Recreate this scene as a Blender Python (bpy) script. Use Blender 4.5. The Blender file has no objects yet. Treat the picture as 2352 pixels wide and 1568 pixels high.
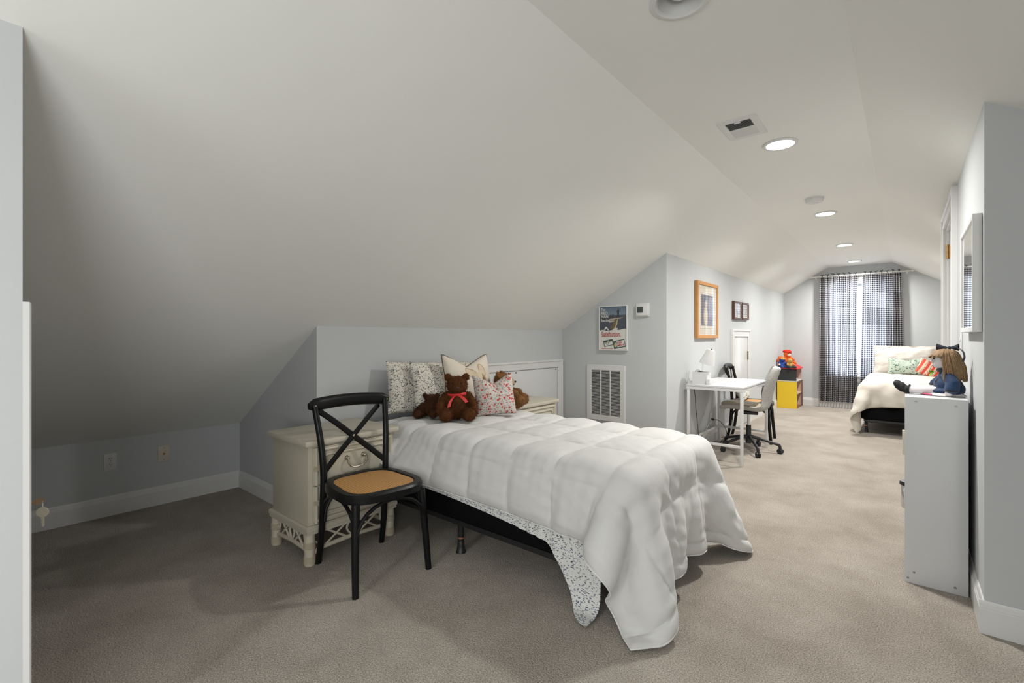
import bpy, bmesh, math, random
import numpy as np
from mathutils import Vector, Matrix, noise

random.seed(7)
rng = np.random.default_rng(7)
sc = bpy.context.scene
COL = sc.collection

# ------------------------------------------------------------------ camera, world, light, exposure
FPX, V0, YAW = 1082.32, 774.03, 0.6973          # focal length in pixels of a 2352 px wide frame, horizon row, heading
cam_d = bpy.data.cameras.new('camera')
cam = bpy.data.objects.new('camera', cam_d)
COL.objects.link(cam)
cam.location = (0, 0, 1.2)
cam.rotation_euler = (math.pi / 2, 0, YAW)
cam_d.sensor_width = 36
cam_d.lens = FPX / 2352 * 36
cam_d.shift_y = -(784 - V0) / 2352
cam_d.clip_start = 0.02
sc.camera = cam

sc.view_settings.view_transform = 'Standard'
sc.view_settings.look = 'None'
sc.view_settings.gamma = 1
sc.view_settings.use_curve_mapping = False
sc.view_settings.exposure = 0.67

world = bpy.data.worlds.new('sky')
sc.world = world
world.use_nodes = True
bg = world.node_tree.nodes['Background']
bg.inputs[0].default_value = (0.72, 0.85, 1.0, 1)
bg.inputs[1].default_value = 8.0

CAN_POWER = 21.5
CAN_COLOR = (1.0, 0.975, 0.94)
BACK_WINDOW_POWER = 13.0
SIDE_FILL_POWER = 27.0
BACK_WINDOW_COLOR = (0.92, 0.97, 1.0)


def area_light(name, loc, rot, sx, sy, power, color, shape='RECTANGLE', spread=math.pi):
    l = bpy.data.lights.new(name, 'AREA')
    l.shape = shape
    l.size = sx
    if shape in ('RECTANGLE', 'ELLIPSE'):
        l.size_y = sy
    l.energy = power
    l.color = color
    l.spread = spread
    o = bpy.data.objects.new(name, l)
    COL.objects.link(o)
    o.location = loc
    o.rotation_euler = rot
    return o

# daylight of the back window; side lamp added to brighten the left ceiling
area_light('added_side_fill', (0.97, -1.20, 1.06), (0, math.pi / 2, 0), 0.92, 1.30, SIDE_FILL_POWER, (0.98, 0.99, 1.0))
area_light('daylight_back_window', (-0.95, -2.93, 1.25), (math.pi / 2, 0, 0), 1.35, 1.3, BACK_WINDOW_POWER, BACK_WINDOW_COLOR)

# ------------------------------------------------------------------ room measures
xLow, yA, xHead, yB, xK, YF = -4.1158, 1.5021, -2.8805, 4.2893, -1.716, 9.7341
xcl, xcr, xR, yC = -1.0368, -0.1739, 0.2415, 2.7025
sL, zK, sR = 0.6138, 1.9846, 0.5878
yE = 0.119                       # end of the near left wall
yD = 5.17                        # far end of the door wall
xRR = 1.15                       # right wall of the far part
xRF = 1.03                        # right wall of the near part
yBack = -3.0
def zl(x): return zK + sL * (x - xK)
ZC = zl(xcl)
def zr(x): return ZC - sR * (x - xcr)

# ------------------------------------------------------------------ materials
class NT:
    def __init__(s, m):
        m.use_nodes = True
        s.t = m.node_tree; s.n = s.t.nodes; s.l = s.t.links
        s.p = s.n['Principled BSDF']; s.out = s.n['Material Output']
    def new(s, typ, **kw):
        n = s.n.new(typ)
        for k, v in kw.items(): setattr(n, k, v)
        return n
    def put(s, sock, v):
        if isinstance(v, bpy.types.NodeSocket): s.l.new(v, sock)
        else: sock.default_value = v
    def m(s, op, a, b=0.0, c=0.0, clamp=False):
        n = s.new('ShaderNodeMath', operation=op, use_clamp=clamp)
        s.put(n.inputs[0], a); s.put(n.inputs[1], b); s.put(n.inputs[2], c)
        return n.outputs[0]
    def mix(s, f, a, b):
        n = s.new('ShaderNodeMix', data_type='RGBA')
        s.put(n.inputs[0], f)
        for i, v in ((6, a), (7, b)):
            if isinstance(v, (tuple, list)): v = (*v[:3], 1)
            s.put(n.inputs[i], v)
        return n.outputs[2]
    def coord(s, which='Object'):
        return s.new('ShaderNodeTexCoord').outputs[which]
    def mapping(s, vec, scale=(1, 1, 1), rot=(0, 0, 0), loc=(0, 0, 0)):
        n = s.new('ShaderNodeMapping')
        s.l.new(vec, n.inputs[0])
        n.inputs['Scale'].default_value = scale; n.inputs['Rotation'].default_value = rot; n.inputs['Location'].default_value = loc
        return n.outputs[0]
    def noise(s, vec, scale, detail=3, rough=0.5, dist=0):
        n = s.new('ShaderNodeTexNoise')
        s.l.new(vec, n.inputs['Vector'])
        n.inputs['Scale'].default_value = scale; n.inputs['Detail'].default_value = detail
        n.inputs['Roughness'].default_value = rough; n.inputs['Distortion'].default_value = dist
        return n.outputs['Fac']
    def voro(s, vec, scale, rand=1.0, out='Distance'):
        n = s.new('ShaderNodeTexVoronoi')
        s.l.new(vec, n.inputs['Vector'])
        n.inputs['Scale'].default_value = scale; n.inputs['Randomness'].default_value = rand
        return n.outputs[out]
    def sep(s, vec):
        n = s.new('ShaderNodeSeparateXYZ'); s.l.new(vec, n.inputs[0]); return n.outputs
    def ramp(s, f, lo, hi):
        n = s.new('ShaderNodeMapRange'); s.put(n.inputs[0], f)
        n.inputs[1].default_value = lo; n.inputs[2].default_value = hi
        return n.outputs[0]
    def bump(s, h, strength=0.3, dist=0.01):
        n = s.new('ShaderNodeBump'); s.l.new(h, n.inputs['Height'])
        n.inputs['Strength'].default_value = strength; n.inputs['Distance'].default_value = dist
        s.l.new(n.outputs[0], s.p.inputs['Normal'])
    def col(s, v): s.put(s.p.inputs['Base Color'], (*v[:3], 1) if isinstance(v, (tuple, list)) else v)

def mat(name, color, rough=0.5, metal=0.0, var=0.0, vscale=8.0, bump=0.0, bscale=200.0, bdist=0.002, sheen=0.0, coat=0.0, spec=None, coord='Object'):
    m = bpy.data.materials.new(name)
    t = NT(m)
    t.p.inputs['Roughness'].default_value = rough
    t.p.inputs['Metallic'].default_value = metal
    if spec is not None: t.p.inputs['Specular IOR Level'].default_value = spec
    if sheen: t.p.inputs['Sheen Weight'].default_value = sheen; t.p.inputs['Sheen Roughness'].default_value = 0.5
    if coat: t.p.inputs['Coat Weight'].default_value = coat; t.p.inputs['Coat Roughness'].default_value = 0.15
    c = t.coord(coord)
    n = t.noise(c, vscale, 4)
    d = max(var, 0.02)
    t.col(t.mix(n, tuple(x * (1 - d) for x in color), tuple(min(1, x * (1 + d)) for x in color)))
    if bump: t.bump(t.noise(c, bscale, 3), bump, bdist)
    return m

M = {}
M['paint'] = mat('wall_paint', (0.535, 0.553, 0.560), 0.75, var=0.02, vscale=3, bump=0.05, bscale=160)
M['ceil'] = mat('ceiling_paint', (0.83, 0.835, 0.805), 0.85, var=0.015, vscale=2, bump=0.06, bscale=120)
M['trim'] = mat('trim_white', (0.70, 0.70, 0.69), 0.35, var=0.015)
M['doorw'] = mat('door_white', (0.70, 0.705, 0.70), 0.22, var=0.01)
M['white_lam'] = mat('white_laminate', (0.63, 0.635, 0.645), 0.45, var=0.01)
M['white_metal'] = mat('white_metal', (0.68, 0.68, 0.67), 0.35, var=0.01)
M['white_plastic'] = mat('white_plastic', (0.68, 0.68, 0.67), 0.4, var=0.01)
M['almond_plastic'] = mat('almond_plastic', (0.66, 0.60, 0.52), 0.4, var=0.01)
M['dark'] = mat('dark_hole', (0.015, 0.015, 0.015), 0.8)
M['black_wood'] = mat('black_painted_wood', (0.0045, 0.0045, 0.005), 0.36, var=0.1, spec=0.28)
M['black_metal'] = mat('black_metal', (0.012, 0.012, 0.013), 0.4)
M['black_plastic'] = mat('black_plastic', (0.012, 0.012, 0.014), 0.45)
M['black_fabric'] = mat('black_ticking', (0.0035, 0.0035, 0.004), 0.9, spec=0.1, bump=0.2, bscale=500)
M['brass'] = mat('aged_brass', (0.48, 0.30, 0.12), 0.35, metal=1.0, var=0.2, vscale=40)
M['pewter'] = mat('aged_pewter', (0.38, 0.34, 0.27), 0.42, metal=0.9, var=0.25, vscale=50)
M['copper'] = mat('copper_band', (0.62, 0.30, 0.18), 0.35, metal=0.9)
M['chrome'] = mat('chrome', (0.75, 0.75, 0.76), 0.15, metal=1.0)
M['nickel'] = mat('nickel_key', (0.72, 0.67, 0.56), 0.35, metal=0.8)
M['key_brown'] = mat('bronze_key', (0.42, 0.29, 0.18), 0.35, metal=0.8)
M['rod'] = mat('curtain_rod_white', (0.78, 0.77, 0.74), 0.4)
M['duvet'] = mat('white_cotton', (0.62, 0.615, 0.60), 0.8, var=0.02, vscale=5, bump=0.34, bscale=20, bdist=0.008, sheen=0.15, coord='UV')
M['duvet_cream'] = mat('cream_cotton', (0.62, 0.575, 0.505), 0.85, var=0.02, vscale=5, bump=0.4, bscale=14, bdist=0.012, sheen=0.15, coord='UV')
M['sham_white'] = mat('white_sham_cotton', (0.64, 0.60, 0.55), 0.85, bump=0.3, bscale=18, bdist=0.008, coord='UV')
M['piping_white'] = mat('white_piping', (0.72, 0.72, 0.70), 0.7)
M['piping_brown'] = mat('brown_piping', (0.10, 0.075, 0.05), 0.8)
M['cream_wood'] = mat('cream_lacquered_wood', (0.52, 0.48, 0.39), 0.42, var=0.06, vscale=6, bump=0.03, bscale=60)
M['cream_reed'] = mat('cream_lacquered_reed', (0.55, 0.50, 0.40), 0.4, var=0.08, vscale=20)
M['cream_wrap'] = mat('cream_reed_wrapping', (0.50, 0.44, 0.33), 0.55, var=0.2, vscale=60)
M['wood_frame'] = mat('honey_wood_frame', (0.52, 0.24, 0.065), 0.35, var=0.25, vscale=14)
M['brown_frame'] = mat('dark_brown_frame', (0.085, 0.03, 0.017), 0.35, var=0.2, vscale=20)
M['mat_board'] = mat('cream_mat_board', (0.76, 0.70, 0.58), 0.8)
M['red'] = mat('red_satin', (0.65, 0.012, 0.014), 0.45, sheen=0.2)
M['toy_red'] = mat('red_painted_board', (0.75, 0.02, 0.02), 0.45)
M['toy_yellow'] = mat('yellow_painted_board', (0.82, 0.56, 0.02), 0.5)
M['toy_pink'] = mat('pink_painted_board', (0.62, 0.42, 0.36), 0.6)
M['toy_wood'] = mat('plain_wood_board', (0.55, 0.40, 0.26), 0.6, var=0.12, vscale=14)
M['toy_brown'] = mat('brown_wood_edge', (0.22, 0.085, 0.04), 0.5)
M['toy_black'] = mat('blackboard_panel', (0.022, 0.023, 0.022), 0.7)
M['orange_yarn'] = mat('orange_plush', (0.72, 0.14, 0.015), 0.95, var=0.3, vscale=60, bump=0.6, bscale=90, bdist=0.01)
M['red_plush'] = mat('red_plush', (0.62, 0.02, 0.012), 0.95, bump=0.5, bscale=90, bdist=0.008)
M['blue_cloth'] = mat('blue_cloth', (0.02, 0.06, 0.28), 0.9, bump=0.3, bscale=60)
M['tan_plush'] = mat('tan_plush', (0.50, 0.28, 0.08), 0.95, bump=0.5, bscale=90, bdist=0.008)
M['grey_cloth'] = mat('dark_grey_cloth', (0.05, 0.055, 0.05), 0.9)
M['skin_cloth'] = mat('cloth_doll_skin', (0.74, 0.62, 0.56), 0.9, bump=0.1, bscale=300)
M['doll_white'] = mat('white_doll_cotton', (0.72, 0.68, 0.68), 0.9, var=0.05, vscale=30, bump=0.15, bscale=80)
M['velvet_blue'] = mat('blue_velvet', (0.004, 0.026, 0.080), 0.75, var=0.5, vscale=16, bump=0.4, bscale=25, bdist=0.01, sheen=0.15)
M['navy'] = mat('navy_velvet_trim', (0.006, 0.008, 0.02), 0.8, sheen=0.2)
M['shoe'] = mat('black_felt_shoe', (0.012, 0.012, 0.013), 0.7)
M['green_leaf'] = mat('green_felt', (0.10, 0.42, 0.02), 0.8)
M['pink_trim'] = mat('pink_trim', (0.55, 0.08, 0.16), 0.8)
M['fur_brown'] = mat('brown_plush_fur', (0.085, 0.030, 0.009), 0.9, var=0.5, vscale=20, bump=0.7, bscale=70, bdist=0.012, spec=0.15)
M['fur_dark'] = mat('dark_plush_fur', (0.055, 0.022, 0.009), 0.9, var=0.4, vscale=25, bump=0.7, bscale=80, bdist=0.01, spec=0.15)
M['fur_tan'] = mat('tan_brown_plush_fur', (0.20, 0.095, 0.036), 0.9, var=0.35, vscale=20, bump=0.7, bscale=70, bdist=0.012, spec=0.15)
M['fur_muzzle'] = mat('light_plush_muzzle', (0.42, 0.30, 0.19), 0.9, bump=0.5, bscale=90)
M['bear_nose'] = mat('stitched_nose', (0.05, 0.012, 0.008), 0.6)
M['bead'] = mat('black_bead', (0.01, 0.01, 0.01), 0.12)
M['office_fabric'] = None
M['seat_inner'] = mat('beige_seat_fabric', (0.50, 0.42, 0.32), 0.9, bump=0.3, bscale=300)
M['screw'] = mat('steel_screw', (0.35, 0.35, 0.36), 0.4, metal=1.0)
M['screen'] = mat('thermostat_screen', (0.055, 0.07, 0.065), 0.25)
M['print_white'] = mat('print_white', (0.78, 0.77, 0.72), 0.5)
M['print_red'] = mat('print_red', (0.50, 0.03, 0.03), 0.5)
M['print_green'] = mat('print_dark_green', (0.012, 0.06, 0.045), 0.5)
M['print_dark'] = mat('print_dark', (0.02, 0.025, 0.04), 0.5)
M['print_boat'] = mat('print_boat_grey', (0.45, 0.40, 0.33), 0.5)
M['print_fish'] = mat('print_fish_olive', (0.13, 0.10, 0.035), 0.5, var=0.7, vscale=90)
M['print_belly'] = mat('print_fish_belly', (0.55, 0.48, 0.26), 0.5, var=0.3, vscale=90)
M['poster_frame'] = mat('thin_white_frame', (0.74, 0.75, 0.72), 0.35)
M['paper'] = mat('white_paper', (0.78, 0.76, 0.72), 0.8)
M['cord_white'] = mat('pale_cord', (0.55, 0.54, 0.50), 0.5)

def lens_mat(name, color, strength):
    m = bpy.data.materials.new(name); t = NT(m)
    t.p.inputs['Emission Color'].default_value = (*color, 1)
    t.p.inputs['Emission Strength'].default_value = strength
    t.col((0.9, 0.9, 0.88))
    return m
M['lens_on'] = lens_mat('lit_lamp_lens', (1.0, 0.98, 0.95), 9.0)
M['bulb_off'] = mat('frosted_bulb', (0.62, 0.66, 0.64), 0.25, coat=0.4)

def carpet():
    m = bpy.data.materials.new('cut_pile_carpet'); t = NT(m)
    c = t.coord('Object')
    big = t.noise(c, 2.2, 5, 0.62, 0.2)
    mid = t.noise(c, 14, 3)
    fine = t.noise(c, 200, 3, 0.8)
    speck = t.voro(c, 150)
    a = t.mix(t.ramp(big, 0.34, 0.64), (0.305, 0.238, 0.170), (0.54, 0.466, 0.380))
    b = t.mix(t.ramp(mid, 0.3, 0.75), t.mix(0.18, a, (0.20, 0.165, 0.13)), a)
    f = t.ramp(fine, 0.38, 0.62)
    cc = t.mix(f, t.mix(0.60, b, (0.10, 0.082, 0.065)), t.mix(0.36, b, (0.88, 0.85, 0.80)))
    t.col(cc)
    t.p.inputs['Roughness'].default_value = 1.0
    t.p.inputs['Specular IOR Level'].default_value = 0.05
    t.p.inputs['Sheen Weight'].default_value = 0.15
    h = t.m('ADD', t.m('MULTIPLY', fine, 0.7), t.m('ADD', t.m('MULTIPLY', speck, -0.6), t.m('MULTIPLY', mid, 0.12)))
    t.bump(h, 0.8, 0.010)
    return m
M['carpet'] = carpet()

def leaves(t, uv, scale, rot, seed, lo=0.15, hi=0.21, aniso=2.4, density=0.5):
    v = t.mapping(uv, (scale, scale * aniso, 1), (0, 0, rot), (seed * 1.37, seed * 2.11, 0))
    d = t.voro(v, 1.0, 0.9)
    mask = t.ramp(d, hi, lo)
    k = t.voro(v, 1.0, 0.9, 'Color')
    kk = t.m('GREATER_THAN', t.sep(k)[0], 1 - density)
    return t.m('MULTIPLY', mask, kk, clamp=True)

def floral(name, base, cols, scale=60, rough=0.85, wr=16):
    m = bpy.data.materials.new(name); t = NT(m)
    uv = t.coord('UV')
    cur = t.mix(t.noise(uv, 9, 3), tuple(x * .96 for x in base), base)
    i = 0
    for (c, sc_, ani, dens, size) in cols:
        for rot in (0.3, 1.35, -0.75):
            i += 1
            f = leaves(t, uv, scale * sc_, rot, i, size * .75, size, ani, dens)
            cur = t.mix(f, cur, c)
    t.col(cur)
    t.p.inputs['Roughness'].default_value = rough
    t.bump(t.noise(uv, wr, 3), 0.35, 0.008)
    return m
M['floral_blue'] = floral('blue_leaf_print_cotton', (0.70, 0.70, 0.67), [((0.10, 0.115, 0.16), 1.0, 2.3, 0.62, 0.30), ((0.26, 0.29, 0.36), 1.5, 1.4, 0.6, 0.28)], 48)
M['floral_sham'] = floral('cream_leaf_print_cotton', (0.74, 0.70, 0.61), [((0.07, 0.08, 0.105), 1.0, 2.1, 0.7, 0.32), ((0.24, 0.24, 0.25), 1.5, 1.4, 0.55, 0.28), ((0.60, 0.44, 0.18), 0.9, 1.3, 0.10, 0.22)], 50)
M['floral_pink'] = floral('pink_rose_print_cotton', (0.58, 0.54, 0.49), [((0.20, 0.25, 0.23), 1.2, 2.0, 0.6, 0.34), ((0.56, 0.24, 0.22), 1.5, 1.3, 0.5, 0.33), ((0.45, 0.06, 0.05), 0.8, 1.1, 0.5, 0.33)], 46)
M['floral_green'] = floral('green_leaf_print_cotton', (0.44, 0.52, 0.44), [((0.035, 0.10, 0.075), 1.0, 1.7, 0.55, 0.33), ((0.20, 0.28, 0.22), 1.6, 1.6, 0.5, 0.28)], 26)
M['floral_green_white'] = floral('green_sprig_print_cotton', (0.66, 0.69, 0.64), [((0.06, 0.13, 0.10), 1.0, 1.9, 0.5, 0.33), ((0.28, 0.36, 0.28), 1.4, 1.5, 0.4, 0.28)], 26)

def gingham():
    m = bpy.data.materials.new('navy_gingham_cotton'); t = NT(m)
    uv = t.sep(t.coord('UV'))
    per = 1 / 0.032
    a = t.m('GREATER_THAN', t.m('FRACT', t.m('MULTIPLY', uv[0], per)), 0.5)
    b = t.m('GREATER_THAN', t.m('FRACT', t.m('MULTIPLY', uv[1], per)), 0.5)
    s = t.m('MULTIPLY', t.m('ADD', a, b), 0.5)
    c1 = t.mix(t.m('GREATER_THAN', s, 0.25), (0.78, 0.76, 0.73), (0.26, 0.25, 0.27))
    c2 = t.mix(t.m('GREATER_THAN', s, 0.75), c1, (0.022, 0.02, 0.026))
    t.col(c2); t.p.inputs['Roughness'].default_value = 0.9
    tr = t.new('ShaderNodeBsdfTranslucent'); t.l.new(c2, tr.inputs[0])
    mx = t.new('ShaderNodeMixShader'); mx.inputs[0].default_value = 0.62
    t.l.new(t.p.outputs[0], mx.inputs[1]); t.l.new(tr.outputs[0], mx.inputs[2])
    t.l.new(mx.outputs[0], t.out.inputs[0])
    return m
M['gingham'] = gingham()

def cane():
    m = bpy.data.materials.new('woven_cane'); t = NT(m)
    c = t.coord('Object')
    s = t.sep(t.mapping(c, (330, 330, 330), (0, 0, 0.78)))
    a = t.m('SINE', s[0]); b = t.m('SINE', s[1])
    k = t.ramp(t.m('MULTIPLY', a, b), -0.9, 0.9)
    n = t.noise(c, 90, 3)
    t.col(t.mix(k, t.mix(n, (0.26, 0.11, 0.03), (0.40, 0.19, 0.05)), t.mix(n, (0.60, 0.31, 0.09), (0.78, 0.46, 0.17))))
    t.p.inputs['Roughness'].default_value = 0.5
    t.bump(k, 0.8, 0.003)
    return m
M['cane'] = cane()

def woven_grey():
    m = bpy.data.materials.new('light_grey_woven_upholstery'); t = NT(m)
    c = t.coord('UV')
    n = t.noise(t.mapping(c, (40, 420, 1)), 1, 3)
    t.col(t.mix(t.ramp(n, 0.3, 0.7), (0.30, 0.295, 0.28), (0.60, 0.59, 0.57)))
    t.p.inputs['Roughness'].default_value = 0.9
    t.bump(n, 0.4, 0.003)
    return m
M['office_fabric'] = woven_grey()

def striped():
    m = bpy.data.materials.new('coral_stripe_cotton'); t = NT(m)
    u = t.sep(t.mapping(t.coord('UV'), (1, 1, 1), (0, 0, 0.15)))
    f = t.m('FRACT', t.m('MULTIPLY', u[0], 15.0))
    dots = t.voro(t.mapping(t.coord('UV'), (60, 60, 1)), 1.0, 0.3)
    base = t.mix(t.m('GREATER_THAN', f, 0.42), (0.62, 0.07, 0.04), (0.80, 0.55, 0.40))
    mid = t.mix(t.m('MULTIPLY', t.m('GREATER_THAN', f, 0.72), t.m('LESS_THAN', dots, 0.35)), base, (0.16, 0.035, 0.02))
    t.col(mid); t.p.inputs['Roughness'].default_value = 0.85
    return m
M['striped'] = striped()

def glass(name, tint=(1, 1, 1), alpha_mix=0.82, rough=0.02):
    m = bpy.data.materials.new(name); t = NT(m)
    tr = t.new('ShaderNodeBsdfTransparent'); tr.inputs[0].default_value = (*tint, 1)
    gl = t.new('ShaderNodeBsdfGlossy'); gl.inputs['Roughness'].default_value = rough
    lw = t.new('ShaderNodeLayerWeight'); lw.inputs[0].default_value = 0.5
    f = t.m('ADD', t.m('MULTIPLY', t.m('POWER', lw.outputs['Facing'], 5.0), 0.94), 0.045)
    mx = t.new('ShaderNodeMixShader')
    t.l.new(f, mx.inputs[0]); t.l.new(tr.outputs[0], mx.inputs[1]); t.l.new(gl.outputs[0], mx.inputs[2])
    t.l.new(mx.outputs[0], t.out.inputs[0])
    return m
M['glass'] = glass('clear_glass')
M['mirror'] = mat('mirror_silver', (0.92, 0.93, 0.93), 0.02, metal=1.0)

def ell(t, u, v, cx, cy, rx, ry, rot=0.0, soft=0.12):
    du = t.m('SUBTRACT', u, cx); dv = t.m('SUBTRACT', v, cy)
    c, s = math.cos(rot), math.sin(rot)
    a = t.m('DIVIDE', t.m('ADD', t.m('MULTIPLY', du, c), t.m('MULTIPLY', dv, s)), rx)
    b = t.m('DIVIDE', t.m('SUBTRACT', t.m('MULTIPLY', dv, c), t.m('MULTIPLY', du, s)), ry)
    r = t.m('ADD', t.m('MULTIPLY', a, a), t.m('MULTIPLY', b, b))
    return t.ramp(r, 1 + soft, 1 - soft)

def dog_linen():
    m = bpy.data.materials.new('cream_linen_with_dog_print'); t = NT(m)
    uv = t.coord('UV'); u, v, _ = t.sep(uv)
    cur = t.mix(t.noise(uv, 40, 3), (0.66, 0.59, 0.49), (0.72, 0.65, 0.55))
    n = t.noise(uv, 45, 3)
    # measures in metres from the cushion's middle
    def add(c, *a):
        nonlocal cur
        cur = t.mix(ell(t, u, v, *a), cur, c)
    add((0.30, 0.19, 0.08), -0.005, 0.065, 0.058, 0.036, -0.45)
    add((0.62, 0.50, 0.36), -0.005, 0.065, 0.052, 0.030, -0.45)
    add((0.30, 0.19, 0.08), 0.098, 0.075, 0.028, 0.056, 0.25)
    add((0.64, 0.52, 0.38), 0.098, 0.075, 0.022, 0.050, 0.25)
    add((0.60, 0.49, 0.32), 0.070, 0.005, 0.062, 0.062)
    add((0.33, 0.20, 0.08), 0.100, 0.000, 0.030, 0.055, 0.3)
    add((0.68, 0.58, 0.40), 0.045, -0.060, 0.045, 0.070)
    add((0.66, 0.56, 0.40), 0.070, 0.035, 0.018, 0.045)
    add((0.05, 0.03, 0.02), 0.040, 0.015, 0.010, 0.009)
    add((0.05, 0.03, 0.02), 0.100, 0.018, 0.010, 0.009)
    add((0.03, 0.02, 0.02), 0.068, -0.025, 0.011, 0.009)
    t.col(t.mix(t.m('MULTIPLY', n, 0.25), cur, (0.74, 0.68, 0.58)))
    t.p.inputs['Roughness'].default_value = 0.9
    t.bump(t.noise(uv, 500, 2), 0.15, 0.002)
    return m
M['dog_linen'] = dog_linen()

def poster_sky():
    m = bpy.data.materials.new('print_lake_photo'); t = NT(m)
    u, v, _ = t.sep(t.coord('UV'))
    n = t.noise(t.mapping(t.coord('UV'), (3, 9, 1)), 3, 4)
    sky = t.mix(t.ramp(v, 0.62, 1.0), (0.20, 0.27, 0.34), (0.085, 0.15, 0.24))
    water = t.mix(n, (0.018, 0.028, 0.05), (0.07, 0.09, 0.13))
    t.col(t.mix(t.m('GREATER_THAN', v, 0.64), water, sky))
    t.p.inputs['Roughness'].default_value = 0.5
    return m
M['lake'] = poster_sky()

def figure_print():
    m = bpy.data.materials.new('print_figure_photo'); t = NT(m)
    uv = t.coord('UV'); u, v, _ = t.sep(uv)
    n = t.noise(uv, 6, 4)
    cur = t.mix(n, (0.05, 0.05, 0.07), (0.24, 0.23, 0.26))
    cur = t.mix(ell(t, u, v, 0.38, 0.30, 0.16, 0.33, 0.0, 0.5), cur, (0.66, 0.56, 0.42))
    cur = t.mix(ell(t, u, v, 0.40, 0.68, 0.11, 0.13, 0.0, 0.5), cur, (0.52, 0.40, 0.30))
    cur = t.mix(ell(t, u, v, 0.78, 0.55, 0.16, 0.36, 0.0, 0.6), cur, (0.30, 0.30, 0.38))
    t.col(cur); t.p.inputs['Roughness'].default_value = 0.5
    return m
M['figure'] = figure_print()

def sketch_print(name, seed):
    m = bpy.data.materials.new(name); t = NT(m)
    uv = t.coord('UV')
    v = t.mapping(uv, (1, 1, 1), (0, 0, 0), (seed, seed * .7, 0))
    n = t.noise(v, 5, 5, 0.65, 1.0)
    cur = t.mix(t.ramp(n, 0.42, 0.58), (0.42, 0.44, 0.46), (0.70, 0.68, 0.64))
    n2 = t.noise(v, 2.5, 3)
    t.col(t.mix(t.ramp(n2, 0.52, 0.66), cur, (0.60, 0.50, 0.44)))
    return m
M['sketch1'] = sketch_print('print_bird_sketch', 1.3)
M['sketch2'] = sketch_print('print_flower_sketch', 4.9)

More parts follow.
